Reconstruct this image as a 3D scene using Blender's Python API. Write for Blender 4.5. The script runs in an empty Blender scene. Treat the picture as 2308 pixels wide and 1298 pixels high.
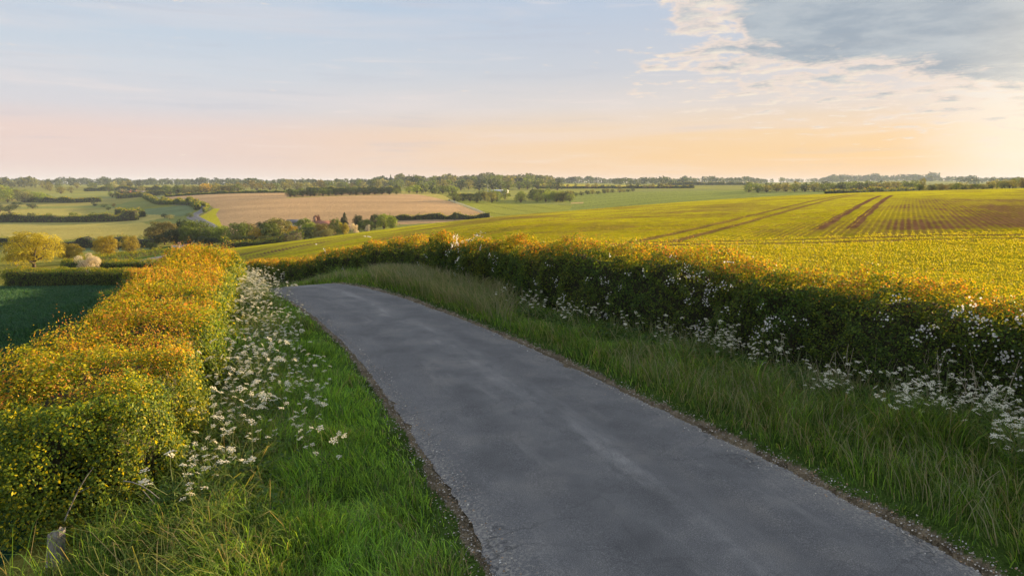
import bpy, math, random
import numpy as np
from mathutils import Vector
C = bpy.context.scene.collection
RNG = np.random.default_rng(7)
random.seed(7)
PI = math.pi
FPX = 1539.0
PITCH = math.atan(229 / 1539)
CAMH = 4.0

# ------------------------------------------------------------------ helpers
def ray(px, py):
    u = (px - 1154) / FPX; v = (649 - py) / FPX
    dy = math.cos(PITCH) + v * math.sin(PITCH); dz = -math.sin(PITCH) + v * math.cos(PITCH)
    return u / dy, dz / dy
def gnd(px, py, z=0.0):
    u, s = ray(px, py)
    t = (z - CAMH) / s
    return u * t, t
def smooth(a, b, x):
    t = np.clip((x - a) / (b - a), 0, 1)
    return t * t * (3 - 2 * t)
def _h(ix, iy, seed):
    n = (ix.astype(np.int64) * 374761393 + iy.astype(np.int64) * 668265263 + seed * 1442695041) & 0xffffffff
    n = ((n ^ (n >> 13)) * 1274126177) & 0xffffffff
    n = n ^ (n >> 16)
    return (n & 0xffff) / 65535.0
def vnoise(x, y, seed=0):
    x = np.asarray(x, float); y = np.asarray(y, float)
    ix = np.floor(x); iy = np.floor(y); fx = x - ix; fy = y - iy
    fx = fx * fx * (3 - 2 * fx); fy = fy * fy * (3 - 2 * fy)
    a = _h(ix, iy, seed); b = _h(ix + 1, iy, seed); c = _h(ix, iy + 1, seed); d = _h(ix + 1, iy + 1, seed)
    return (a * (1 - fx) + b * fx) * (1 - fy) + (c * (1 - fx) + d * fx) * fy
def fbm(x, y, seed=0, oct=3):
    s = 0; a = 1; t = 0
    for k in range(oct):
        s = s + a * vnoise(x * 2 ** k, y * 2 ** k, seed + k * 17); t += a; a *= .55
    return s / t
def spline(pts, step):
    P = np.array(pts, float)
    if len(P) > 2:
        out = []
        Q = np.vstack([2 * P[0] - P[1], P, 2 * P[-1] - P[-2]])
        for i in range(1, len(Q) - 2):
            n = 12
            for k in range(n):
                t = k / n
                out.append(0.5 * ((2 * Q[i]) + (-Q[i - 1] + Q[i + 1]) * t + (2 * Q[i - 1] - 5 * Q[i] + 4 * Q[i + 1] - Q[i + 2]) * t * t + (-Q[i - 1] + 3 * Q[i] - 3 * Q[i + 1] + Q[i + 2]) * t ** 3))
        out.append(P[-1]); P = np.array(out)
    L = np.concatenate([[0], np.cumsum(np.hypot(*(P[1:, :2] - P[:-1, :2]).T))])
    n = max(2, int(L[-1] / step) + 1)
    t = np.linspace(0, L[-1], n)
    return np.stack([np.interp(t, L, P[:, k]) for k in range(P.shape[1])], 1), t
def mesh_np(name, V, tris=None, quads=None, mats=(), parent=None, col=None, smooth_=False, mi=None, uv=None):
    me = bpy.data.meshes.new(name)
    V = np.asarray(V, np.float32)
    me.vertices.add(len(V)); me.vertices.foreach_set('co', V.ravel())
    parts = []; tot = []
    if quads is not None and len(quads): parts.append(np.asarray(quads, np.int32).ravel()); tot.append(np.full(len(quads), 4, np.int32))
    if tris is not None and len(tris): parts.append(np.asarray(tris, np.int32).ravel()); tot.append(np.full(len(tris), 3, np.int32))
    loops = np.concatenate(parts); tot = np.concatenate(tot)
    st = np.concatenate([[0], np.cumsum(tot)[:-1]]).astype(np.int32)
    me.loops.add(len(loops)); me.loops.foreach_set('vertex_index', loops)
    me.polygons.add(len(tot)); me.polygons.foreach_set('loop_start', st); me.polygons.foreach_set('loop_total', tot)
    if mi is not None: me.polygons.foreach_set('material_index', np.asarray(mi, np.int32))
    me.update(calc_edges=True)
    if smooth_: me.polygons.foreach_set('use_smooth', np.ones(len(tot), bool))
    if col is not None:
        a = me.attributes.new('col', 'FLOAT_COLOR', 'POINT')
        cc = np.ones((len(V), 4), np.float32); cc[:, :3] = np.clip(col, 0.001, 1)
        a.data.foreach_set('color', cc.ravel())
    if uv is not None:
        a = me.attributes.new('ruv', 'FLOAT_VECTOR', 'POINT')
        cc = np.zeros((len(V), 3), np.float32); cc[:, :2] = uv
        a.data.foreach_set('vector', cc.ravel())
    for m in mats: me.materials.append(m)
    o = bpy.data.objects.new(name, me); C.objects.link(o)
    if parent is not None: o.parent = parent
    return o
def tag(o, label=None, cat=None, group=None, kind=None):
    if label: o['label'] = label
    if cat: o['category'] = cat
    if group: o['group'] = group
    if kind: o['kind'] = kind
    return o
def empty(name, loc, label, cat, group=None, rz=0.0, sc=None):
    o = bpy.data.objects.new(name, None); C.objects.link(o)
    o.location = loc; o.rotation_euler = (0, 0, rz); o.empty_display_size = .2
    if sc: o.scale = sc
    return tag(o, label, cat, group)
def copy_tree(src, loc, rz=0.0, sc=(1, 1, 1), label=None, cat=None, group=None, tint=None):
    c = src.copy(); C.objects.link(c)
    c.location = loc; c.rotation_euler = (0, 0, rz); c.scale = sc
    if label: c['label'] = label
    if cat: c['category'] = cat
    if group: c['group'] = group
    elif 'group' in c: del c['group']
    for ch in src.children:
        d = ch.copy(); C.objects.link(d); d.parent = c
        if tint is not None: d.color = (*tint, 1)
    return c

# ------------------------------------------------------------------ materials
class NT:
    def __init__(s, name, disp=None):
        s.m = bpy.data.materials.new(name); s.m.use_nodes = True; s.t = s.m.node_tree; s.t.nodes.clear()
        s.out = s.n('ShaderNodeOutputMaterial')
    def n(s, typ, **kw):
        nd = s.t.nodes.new(typ)
        for k, v in kw.items():
            if k.startswith('i_'):
                nd.inputs[int(k[2:])].default_value = v
            else: setattr(nd, k, v)
        return nd
    def l(s, a, b): s.t.links.new(a, b)
def mixcol(T, blend, fac, a, b):
    m = T.n('ShaderNodeMix', data_type='RGBA', blend_type=blend)
    for sock, v in ((m.inputs[0], fac), (m.inputs[6], a), (m.inputs[7], b)):
        if hasattr(v, 'links'): T.l(v, sock)
        else: sock.default_value = v
    return m.outputs[2]
def ramp(T, src, stops):
    r = T.n('ShaderNodeValToRGB')
    e = r.color_ramp.elements
    while len(e) > 1: e.remove(e[-1])
    e[0].position = stops[0][0]; e[0].color = stops[0][1] if len(stops[0][1]) == 4 else (*stops[0][1], 1)
    for p, c in stops[1:]:
        x = e.new(p); x.color = c if len(c) == 4 else (*c, 1)
    T.l(src, r.inputs[0])
    return r.outputs[0]
def leaf_mat(name, trans=.45, objcol=False, spec=.25, sat=(1.25, 1.1, .55)):
    T = NT(name)
    a = T.n('ShaderNodeAttribute', attribute_name='col').outputs[0]
    if objcol:
        oi = T.n('ShaderNodeObjectInfo').outputs['Color']
        a = mixcol(T, 'MULTIPLY', 1.0, a, oi)
    p = T.n('ShaderNodeBsdfPrincipled'); T.l(a, p.inputs['Base Color'])
    p.inputs['Roughness'].default_value = .6; p.inputs['Specular IOR Level'].default_value = spec
    tr = T.n('ShaderNodeBsdfTranslucent')
    T.l(mixcol(T, 'MULTIPLY', 1.0, a, (*sat, 1)), tr.inputs[0])
    mx = T.n('ShaderNodeMixShader'); mx.inputs[0].default_value = trans
    T.l(p.outputs[0], mx.inputs[1]); T.l(tr.outputs[0], mx.inputs[2]); T.l(mx.outputs[0], T.out.inputs[0])
    return T.m
def plain_mat(name, c1, c2, scale=8, rough=.85, bump=.3, stretch=(1, 1, 1), detail=6):
    T = NT(name)
    tc = T.n('ShaderNodeTexCoord'); mp = T.n('ShaderNodeMapping'); mp.inputs['Scale'].default_value = stretch
    T.l(tc.outputs['Object'], mp.inputs[0])
    nz = T.n('ShaderNodeTexNoise'); nz.inputs['Scale'].default_value = scale; nz.inputs['Detail'].default_value = detail
    T.l(mp.outputs[0], nz.inputs['Vector'])
    c = ramp(T, nz.outputs[0], [(.3, c1), (.7, c2)])
    p = T.n('ShaderNodeBsdfPrincipled'); T.l(c, p.inputs['Base Color']); p.inputs['Roughness'].default_value = rough
    b = T.n('ShaderNodeBump'); b.inputs['Strength'].default_value = bump; b.inputs['Distance'].default_value = .02
    T.l(nz.outputs[0], b.inputs['Height']); T.l(b.outputs[0], p.inputs['Normal'])
    T.l(p.outputs[0], T.out.inputs[0])
    return T.m
M = {}
M['leaf'] = leaf_mat('leaf_cluster', .45)
M['treeleaf'] = leaf_mat('tree_leaf', .4, objcol=True)
M['grass'] = leaf_mat('grass_blade', .5, spec=.15)
M['petal'] = leaf_mat('petal', .35, spec=.1, sat=(1, 1, .95))
M['bark'] = plain_mat('bark', (.05, .035, .022), (.12, .09, .06), 30, .9, .6, (1, 1, .2))
M['twig'] = plain_mat('hedge_twigs', (.012, .014, .006), (.05, .045, .02), 14, .95, .8)
M['stem'] = plain_mat('plant_stem', (.10, .15, .04), (.17, .2, .07), 20, .7, .1)
M['straw'] = plain_mat('dry_straw', (.3, .25, .15), (.45, .4, .28), 20, .8, .1)
M['oldwood'] = plain_mat('weathered_wood', (.09, .08, .07), (.36, .33, .30), 10, .9, .7, (6, 6, .8))
M['slate'] = plain_mat('slate_roof', (.1, .1, .11), (.17, .16, .17), 3, .7, .2)
M['tile'] = plain_mat('clay_roof_tiles', (.2, .08, .05), (.3, .13, .08), 3, .8, .2)
M['brick'] = plain_mat('brick_wall', (.28, .15, .1), (.38, .22, .15), 5, .9, .2)
M['render'] = plain_mat('pale_render', (.6, .56, .5), (.7, .66, .6), 3, .9, .1)
M['glassdark'] = plain_mat('window_glass', (.02, .025, .03), (.04, .045, .05), 2, .15, 0)
M['barnroof'] = plain_mat('barn_sheet_roof', (.5, .52, .55), (.62, .63, .66), 1, .5, .1, (8, .3, 1))
M['barnwall'] = plain_mat('barn_sheet_wall', (.16, .19, .24), (.22, .25, .3), 1, .6, .1, (8, 8, .3))
M['signp'] = plain_mat('sign_plate', (.55, .25, .12), (.65, .32, .16), 3, .5, 0)
M['pole'] = plain_mat('pale_post', (.5, .46, .4), (.62, .57, .5), 10, .8, .1)
M['stone'] = leaf_mat('stone_chip', 0.0, spec=.3)

# ------------------------------------------------------------------ terrain profile
COLS = {  # photo column -> (forward distance, height)
 -900: [(20, -3.5), (45, -6), (70, -8), (130, -13), (200, -16), (320, -18.5), (430, -18.5), (560, -16), (760, -10), (1000, -2), (1400, 8), (2000, 16), (3000, 25), (4500, 30)],
 0: [(20, -1.6), (30, -2.9), (45, -4.4), (57, -5.3), (70, -6.3), (85, -7.5), (100, -8.4), (130, -10.5), (160, -12.5), (200, -15), (250, -17.3), (320, -18.5), (430, -18.5), (560, -17), (760, -11.5), (1000, -4), (1400, 4), (2000, 10), (3000, 15), (4500, 19)],
 300: [(20, -.9), (30, -1.9), (45, -3.6), (57, -4.9), (70, -6.2), (85, -7.4), (100, -8.4), (125, -9.4), (160, -12), (200, -14.5), (250, -17), (320, -18.5), (430, -18.0), (560, -15.5), (760, -10), (1000, -4), (1400, 4), (2000, 11), (3000, 16), (4500, 20)],
 450: [(20, -.3), (28, -.75), (34, -1.7), (45, -3.2), (57, -4.5), (70, -5.8), (85, -6.8), (100, -7.8), (125, -8.6), (140, -9.1), (160, -11.5), (200, -14), (250, -16.7), (320, -16), (420, -12), (550, -7.5), (650, -4.2), (760, -4.5), (1000, -2.5), (1400, 4.5), (2000, 11), (3000, 16), (4500, 20)],
 600: [(20, 0), (28, -.15), (32, -.75), (37, -1.5), (45, -2.7), (57, -3.6), (70, -4.3), (100, -5.5), (130, -6.9), (160, -9.5), (200, -13), (250, -16.5), (320, -14), (420, -9.5), (550, -5), (650, -2.3), (750, -3), (1000, -1.5), (1400, 5), (2000, 10), (3000, 15), (4500, 20)],
 900: [(20, 0.1), (28, -.1), (37, -.8), (45, -1.3), (57, -1.6), (70, -1.9), (100, -2.7), (130, -3.8), (160, -5.4), (200, -8.5), (250, -12.5), (320, -12), (420, -8.7), (550, -5), (650, -2.6), (750, -2), (1000, 0), (1400, 7), (2000, 12), (3000, 18), (4500, 24)],
 1150: [(20, .15), (28, .15), (45, .1), (70, -.1), (100, -.7), (130, -1.5), (160, -2.6), (200, -4.5), (250, -9), (320, -11.5), (420, -10.5), (550, -8), (650, -5.8), (750, -4), (1000, 1), (1400, 15), (1700, 16), (2000, 13), (3000, 18), (4500, 28)],
 1300: [(20, .15), (28, .25), (45, .3), (70, .05), (100, -.3), (130, -.9), (160, -1.6), (200, -2.8), (250, -6), (320, -9.5), (420, -10), (550, -7.5), (650, -5), (750, -3.2), (1000, 1), (1400, 8), (2000, 12), (3000, 19), (4500, 28)],
 1450: [(20, .2), (28, .3), (45, .3), (70, .2), (100, .1), (130, -.2), (160, -.6), (200, -1.2), (250, -2.4), (320, -7), (420, -8), (550, -5.5), (750, -1.5), (1000, 1.5), (1400, 7), (2000, 12), (3000, 20), (4500, 28)],
 1750: [(20, .25), (28, .35), (45, .45), (70, .6), (100, .8), (130, 1), (160, 1), (200, .9), (250, .6), (320, -.2), (420, -3), (550, -2.5), (750, 0), (1000, 3), (1400, 7), (2000, 11), (3000, 20), (4500, 28)],
 2060: [(20, .25), (28, .4), (45, .7), (70, 1), (100, 1.4), (130, 1.8), (160, 2.1), (200, 2.4), (250, 2.4), (320, 2), (420, .2), (550, 0), (750, 1), (1000, 4), (1400, 7), (2000, 14), (2900, 31), (3400, 30), (4500, 30)],
 2308: [(20, .25), (28, .5), (45, .8), (70, 1.2), (100, 1.7), (130, 2.2), (160, 2.7), (200, 3.2), (250, 3.4), (320, 3.2), (420, 2.6), (550, 2), (750, 2), (1000, 5), (1400, 8), (2000, 12), (3000, 20), (4500, 28)],
 3600: [(20, .3), (28, .6), (45, 1.0), (70, 1.5), (100, 2.2), (160, 3.5), (250, 5), (420, 5), (750, 4), (1000, 6), (1400, 9), (2000, 12), (3000, 20), (4500, 28)],
}
SG = np.linspace(-1.6, 1.75, 420); LG = np.linspace(math.log(8), math.log(9000), 460)
def _table():
    cs = sorted(COLS)
    rows = []
    for c in cs:
        a = np.array(COLS[c], float)
        rows.append(np.interp(LG, np.log(a[:, 0]), a[:, 1]))
    rows = np.array(rows); s = np.array([(c - 1154) / FPX for c in cs])
    # cubic across columns (Catmull-like via smoothing), linear first
    G = np.stack([np.interp(SG, s, rows[:, k]) for k in range(len(LG))], 1)
    def blur(A, n, ax):
        k = np.exp(-np.linspace(-2, 2, 2 * n + 1) ** 2); k /= k.sum()
        P = np.pad(A, [(n, n) if i == ax else (0, 0) for i in range(2)], 'edge')
        return np.apply_along_axis(lambda r: np.convolve(r, k, 'valid'), ax, P)
    G = blur(G, 14, 0); G = blur(G, 4, 1)
    return G
TAB = _table()
def tz(x, y):
    ye = np.maximum(np.maximum(y, .62 * np.abs(x)), np.maximum(-.6 * y, 1.0))
    s = np.clip(x / ye, SG[0], SG[-1] - 1e-6); l = np.clip(np.log(ye), LG[0], LG[-1] - 1e-6)
    a = (s - SG[0]) / (SG[1] - SG[0]); b = (l - LG[0]) / (LG[1] - LG[0])
    i = np.minimum(a.astype(int), len(SG) - 2); j = np.minimum(b.astype(int), len(LG) - 2); a = a - i; b = b - j
    return TAB[i, j] * (1 - a) * (1 - b) + TAB[i + 1, j] * a * (1 - b) + TAB[i, j + 1] * (1 - a) * b + TAB[i + 1, j + 1] * a * b

# lane centre line and half width
def PY(px, Y): return ((px - 1154) / FPX * Y, Y)
ROAD = [(8.2, -12, 2.4), (5.4, -3, 2.4), (3.75, 2.5, 2.45), (2.12, 7.4, 2.45), (.62, 11.15, 2.27), (-1.88, 16.85, 2.08), (-5.15, 23.0, 1.88), (-7.95, 27.3, 1.75), (-10.9, 31.2, 1.9),
        (-14.3, 36, 1.9), (-18.8, 43.5, 1.9), (-25.5, 54, 1.9), (-34.5, 68, 1.9), (-46, 85, 1.9), (-56, 100, 1.9), (-63.5, 114, 1.9), (-67, 127, 1.9), (-71, 145, 1.9), (-88, 180, 1.9), (-104, 215, 1.9), (-122, 260, 1.9)]
for px, Y in [(480, 310), (452, 365), (437, 400), (452, 425), (466, 450), (462, 478), (440, 512), (412, 540), (395, 565), (378, 620), (362, 690), (352, 760)]:
    q = PY(px, Y); ROAD.append((q[0], q[1], 3.2))
RP, RT = spline(ROAD, .5)
RX, RY, RW = RP[:, 0], RP[:, 1], RP[:, 2]
RTX = np.gradient(RX); RTY = np.gradient(RY); _l = np.hypot(RTX, RTY); RTX /= _l; RTY /= _l
NEARN = int(np.searchsorted(RT, 200))
def road_sd(x, y):
    """signed distance from the lane's centre line (left negative), index of nearest point; near part only"""
    x = np.asarray(x, float); y = np.asarray(y, float)
    sd = np.full(x.shape, 99.0); ix = np.zeros(x.shape, int)
    m = (np.abs(x) < 110) & (y > -25) & (y < 185)
    if m.any():
        xs = x[m]; ys = y[m]; rx = RX[:NEARN:2]; ry = RY[:NEARN:2]
        bi = np.zeros(len(xs), int)
        for k in range(0, len(xs), 20000):
            d = (xs[k:k + 20000, None] - rx) ** 2 + (ys[k:k + 20000, None] - ry) ** 2
            bi[k:k + 20000] = d.argmin(1)
        bi = bi * 2
        dx = xs - RX[bi]; dy = ys - RY[bi]
        sd[m] = dx * RTY[bi] - dy * RTX[bi]
        ix[m] = bi
    return sd, ix
def zr_raw(x, y):
    w = smooth(24, 34, y)
    return 0 * (1 - w) + (tz(x, y) - .15) * w
RZ = zr_raw(RX, RY)
_k = np.ones(13) / 13; RZ = np.convolve(np.pad(RZ, 6, 'edge'), _k, 'valid')
def zf(x, y, rough=True):
    x = np.asarray(x, float); y = np.asarray(y, float)
    shp = x.shape; x = x.ravel(); y = y.ravel()
    t = tz(x, y)
    sd, ix = road_sd(x, y)
    zr = RZ[ix]; hw = RW[ix]
    a = np.abs(sd) - hw
    left = -np.maximum(0, -sd - 6.8) * .17 + .06 * smooth(0, 1.5, a)
    right = .06 * smooth(0, 1.0, a) + .16 * smooth(1, 4, a) + .1 * smooth(5, 9, a)
    n = zr + np.where(sd < 0, left, right)
    # near field: follow the lane; far: the table
    w = smooth(14, 34, y - .25 * np.abs(sd) + 0 * x)
    wl = np.where(sd < 0, smooth(6.8, 14, -sd), smooth(6, 14, sd))
    far = np.maximum(w, 0) 
    blend = np.clip(far * smooth(2.2, 7.0, np.abs(sd)) + smooth(34, 48, np.abs(sd)), 0, 1)
    blend = np.where((sd < 0) & (y < 34), blend * smooth(9, 26, -sd) + 0, blend)
    z = n * (1 - blend) + t * blend
    z = np.where(sd > 90, t, z)
    if rough:
        nz = (fbm(x * .9, y * .9, 3) - .5) * .10 * smooth(.1, 1.0, a) * (1 - smooth(60, 120, y))
        z = z + nz
        z = z - .05 * (a < -.0) * (sd < 90)
    return z.reshape(shp)
def z1(x, y): return float(zf(np.array([x]), np.array([y]))[0])

# ------------------------------------------------------------------ field colours
def inpoly(px, py, poly):
    r = np.zeros(px.shape, bool); n = len(poly)
    for i in range(n):
        x1, y1 = poly[i]; x2, y2 = poly[(i + 1) % n]
        c = ((y1 > py) != (y2 > py)) & (px < (x2 - x1) * (py - y1) / (y2 - y1 + 1e-12) + x1)
        r ^= c
    return r
GREEN = np.array([.075, .13, .028]); MEAD = np.array([.26, .27, .06]); PALE = np.array([.36, .33, .09]); CROP = np.array([.38, .355, .02])
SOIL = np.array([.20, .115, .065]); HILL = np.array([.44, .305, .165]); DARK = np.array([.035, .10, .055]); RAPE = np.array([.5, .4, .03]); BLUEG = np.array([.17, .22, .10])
HEDGE_R = [(13.4, 4.3), (11.0, 7.7), (9.0, 10.7), (7.0, 13.1), (5.3, 16.0), (2.5, 20.1), (.6, 23.8), (-2.3, 28.9), (-6.0, 36), (-10.5, 41.3), (-15.5, 46.2), (-22.2, 56.5), (-31, 70.5)]
HLX, _ = spline([(-5.2, 7.4), (-5.95, 10.2), (-6.98, 13.2), (-8.15, 16.4), (-9.5, 20.2), (-10.6, 23.4), (-12.4, 27.6), (-15.7, 32), (-18.6, 37.5), (-23, 45.8), (-29.5, 55.8), (-38.5, 69)], .5)
def ground_colour(x, y):
    X = x; Y = np.maximum(y, .1)
    px = 1154 + FPX * x / Y
    far = y > 1
    col = np.tile(MEAD, (len(x), 1)) * (.75 + .5 * fbm(x / 60, y / 60, 5)[:, None])
    big = fbm(x / 180, y / 120, 11)[:, None]
    col = col * (1 - .35 * smooth(.5, .6, big)) + BLUEG * .35 * smooth(.5, .6, big)
    def f(poly, c, var=.25, sc=25, seed=1):
        m = inpoly(px, Y, poly) & far
        nn = fbm(x[m] / sc, y[m] / sc, seed)[:, None]
        col[m] = np.asarray(c) * (1 - var + 2 * var * nn)
        return m
    # left valley, far to near
    f([(-900, 1050), (-900, 1350), (2308 + 900, 1350), (2308 + 900, 1050)], MEAD * .8, .3, 120, 4)
    f([(1205, 1000), (1215, 1290), (1560, 1250), (1560, 1020)], RAPE * [.85, .95, 1.2])
    f([(1480, 1330), (1520, 1420), (1690, 1520), (1690, 1330)], RAPE)
    f([(2150, 760), (2170, 1000), (2260, 1000), (2240, 760)], RAPE)
    f([(-900, 600), (-900, 800), (330, 780), (280, 640)], PALE * .85)
    f([(-900, 450), (-900, 590), (250, 600), (330, 470), (310, 440)], PALE, .3, 40)
    f([(-900, 290), (-900, 425), (305, 425), (370, 330), (330, 280)], PALE * [1.0, 1.0, 1.1], .15, 30)
    f([(330, 440), (330, 540), (430, 520), (445, 470), (430, 410)], BLUEG * 1.05, .2, 15)
    f([(225, 430), (320, 480), (400, 425), (330, 405)], PALE * [1.3, 1.2, 1.3], .2, 10)
    f([(-900, 190), (-900, 280), (340, 270), (340, 190)], BLUEG * .95, .2, 15)
    f([(-900, 76), (-900, 180), (260, 180), (285, 118), (150, 76)], MEAD * .9, .2, 15)
    # ploughed hill
    hp = [(372, 745), (380, 660), (400, 585), (425, 545), (455, 515), (480, 480), (487, 450), (470, 425), (452, 395), (470, 350), (500, 285), (700, 275), (1000, 300), (1118, 330), (1060, 420), (1012, 520), (945, 640), (905, 690), (650, 700)]
    m = f(hp, HILL, .16, 70, 9)
    st = np.sin(y[m] / 9 + 2.5 * fbm(x[m] / 90, y[m] / 90, 6))
    col[m] *= (1 + .05 * st[:, None]) * (1 + .22 * (fbm(x[m] / 50, y[m] / 14, 21)[:, None] - .5))
    f([(455, 330), (440, 372), (470, 420), (487, 452), (500, 450), (490, 400), (500, 340), (510, 300)], CROP * 1.3, .1)
    f([(650, 545), (650, 560), (905, 640), (905, 625)], PALE, .1)
    f([(380, 735), (380, 800), (900, 800), (900, 705), (650, 715)], MEAD * 1.2, .1)
    f([(905, 640), (905, 790), (950, 790), (1020, 560), (1012, 525), (945, 640)], PALE, .1)
    # green tramlined field right of the hill
    m = f([(1122, 325), (1064, 420), (1016, 520), (1010, 560), (1290, 470), (1290, 325)], MEAD * [1.0, 1.05, .8], .12, 30)
    tr = np.abs(((x[m] * .95 + y[m] * .31) % 24) - 12) < .9
    col[m] *= np.where(tr, .6, 1)[:, None]
    m = f([(1270, 300), (1290, 470), (1240, 640), (1200, 720), (1670, 760), (1680, 620), (2060, 600), (2060, 300)], MEAD * [.85, .98, 1.0], .12, 30)
    tr = np.abs(((x[m] * .8 - y[m] * .6) % 24) - 12) < .9
    col[m] *= np.where(tr, .6, 1)[:, None]
    f([(1285, 490), (1285, 515), (1315, 515), (1312, 490)], [.42, .33, .15], .1)
    # crop field on the right of the lane
    sd, ix = road_sd(x, y)
    hx = np.array(HEDGE_R); hs, _ = spline(HEDGE_R, 1.0)
    bx = np.interp(y, hs[:, 1], hs[:, 0])
    bx = np.where(y > 70, -31 - (y - 70) * .40, bx)
    fieldm = (x > bx) & (y > 3) & (y < np.interp(px, [300, 600, 1150, 1450, 1750, 2060, 3600], [150, 185, 235, 275, 330, 330, 420])) | ((x > 14) & (y <= 3))
    m = fieldm
    xx = x[m]; yy = y[m]; pm = px[m]
    th = math.radians(30)
    q = xx * math.cos(th) - yy * math.sin(th) + .6 * np.sin(yy / 60)
    r = xx * math.sin(th) + yy * math.cos(th)
    n1 = fbm(q / 14, r / 30, 31); n2 = fbm(q / 5, r / 12, 33); n3 = vnoise(q * 1.8, r * .5, 35)
    n4 = fbm(xx / 30, yy / 3.5, 77)
    bare = smooth(.44, .62, .5 * n1 + .3 * n2 + .2 * n3) * .42
    bare = bare + .3 * smooth(.5, .62, n4) * (1 - smooth(1500, 1750, pm))
    pz = smooth(1900, 2080, pm + 90 * (n2 - .5)) * smooth(49, 53, yy + 2 * (n3 - .5)) * (1 - smooth(105, 150, yy + 10 * (n2 - .5)))
    bare = np.maximum(bare, pz * (.35 + .65 * smooth(.36, .62, .45 * n1 + .35 * n2 + .2 * n3)))
    rows = .5 + .5 * np.sin(q * 2 * PI / .48)
    rowamp = (1 - smooth(100, 170, yy)) * smooth(20, 40, yy)
    bare = np.clip(bare * (1 - rowamp * .3 + rowamp * .75 * rows), 0, 1)
    near = smooth(46, 40, yy)
    bare = bare * (1 - .6 * near)
    # wheel marks
    for q0, y0, y1_, k in ((-14.4, 30, 215, .8), (-4.6, 50, 170, 1.0), (-34, 60, 160, .45), (26, 60, 200, .5)):
        for w in (-1.15, 1.15):
            d = np.abs(q - q0 - w - .25 * (vnoise(r / 8, r * 0, 41) - .5))
            bare = np.maximum(bare, k * smooth(.62, .3, d) * smooth(y0, y0 + 6, yy) * (1 - smooth(y1_ - 15, y1_, yy)))
    for yc in (43.0, 45.4):
        d = np.abs(yy - yc - .012 * (xx - 20) ** 2 / 8 - .6 * (vnoise(xx / 7, xx * 0, 43) - .5))
        bare = np.maximum(bare, .8 * smooth(.55, .25, d) * smooth(4, 12, xx))
    c = CROP * (.8 + .4 * fbm(xx / 9, yy / 9, 51)[:, None]) * (1 + .35 * smooth(60, 110, yy))[:, None]  # far ground colour lightened to stand in for sunlit blades
    # smoother lush band across the crest on the left
    lush = smooth(1250, 900, pm)[:, None]
    c = c * (1 + lush * .15)
    col[m] = c * (1 - bare[:, None]) + SOIL * bare[:, None] * (.8 + .4 * n3[:, None])
    # dark crop field left of the hedge
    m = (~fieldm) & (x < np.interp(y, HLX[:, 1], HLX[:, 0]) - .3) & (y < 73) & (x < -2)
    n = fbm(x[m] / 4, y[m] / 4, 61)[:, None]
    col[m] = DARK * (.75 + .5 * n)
    # verges
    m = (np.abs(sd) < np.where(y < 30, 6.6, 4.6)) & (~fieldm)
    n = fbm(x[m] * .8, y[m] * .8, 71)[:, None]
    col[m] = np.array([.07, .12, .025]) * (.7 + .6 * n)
    # scuffed soil at the tarmac's edge
    e = np.abs(sd) - RW[ix]
    m2 = (e < .12 + .3 * (fbm(x * 1.6, y * 1.6, 73) - .4)) & (sd < 90) & (y < 60)
    col[m2] = np.array([.22, .18, .12]) * (.6 + .8 * vnoise(x[m2] * 9, y[m2] * 9, 75)[:, None])
    return col

T = NT('ground_cover')
a = T.n('ShaderNodeAttribute', attribute_name='col').outputs[0]
g = T.n('ShaderNodeNewGeometry')
n1 = T.n('ShaderNodeTexNoise'); n1.inputs['Scale'].default_value = 3.0; n1.inputs['Detail'].default_value = 8; n1.inputs['Roughness'].default_value = .65
n2 = T.n('ShaderNodeTexNoise'); n2.inputs['Scale'].default_value = .35; n2.inputs['Detail'].default_value = 8; n2.inputs['Roughness'].default_value = .7
T.l(g.outputs['Position'], n1.inputs['Vector']); T.l(g.outputs['Position'], n2.inputs['Vector'])
c = mixcol(T, 'MULTIPLY', .55, a, ramp(T, n1.outputs[0], [(.3, (.45, .45, .45)), (.7, (1.5, 1.5, 1.5))]))
c = mixcol(T, 'MULTIPLY', .5, c, ramp(T, n2.outputs[0], [(.3, (.65, .65, .65)), (.7, (1.35, 1.35, 1.35))]))
p = T.n('ShaderNodeBsdfPrincipled'); T.l(c, p.inputs['Base Color']); p.inputs['Roughness'].default_value = 1; p.inputs['Specular IOR Level'].default_value = 0
b = T.n('ShaderNodeBump'); b.inputs['Strength'].default_value = 1.0; b.inputs['Distance'].default_value = .35
T.l(n1.outputs[0], b.inputs['Height'])
b2 = T.n('ShaderNodeBump'); b2.inputs['Strength'].default_value = 1.0; b2.inputs['Distance'].default_value = 1.6
T.l(n2.outputs[0], b2.inputs['Height']); T.l(b.outputs[0], b2.inputs['Normal'])
T.l(b2.outputs[0], p.inputs['Normal']); T.l(p.outputs[0], T.out.inputs[0])
M['ground'] = T.m

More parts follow.
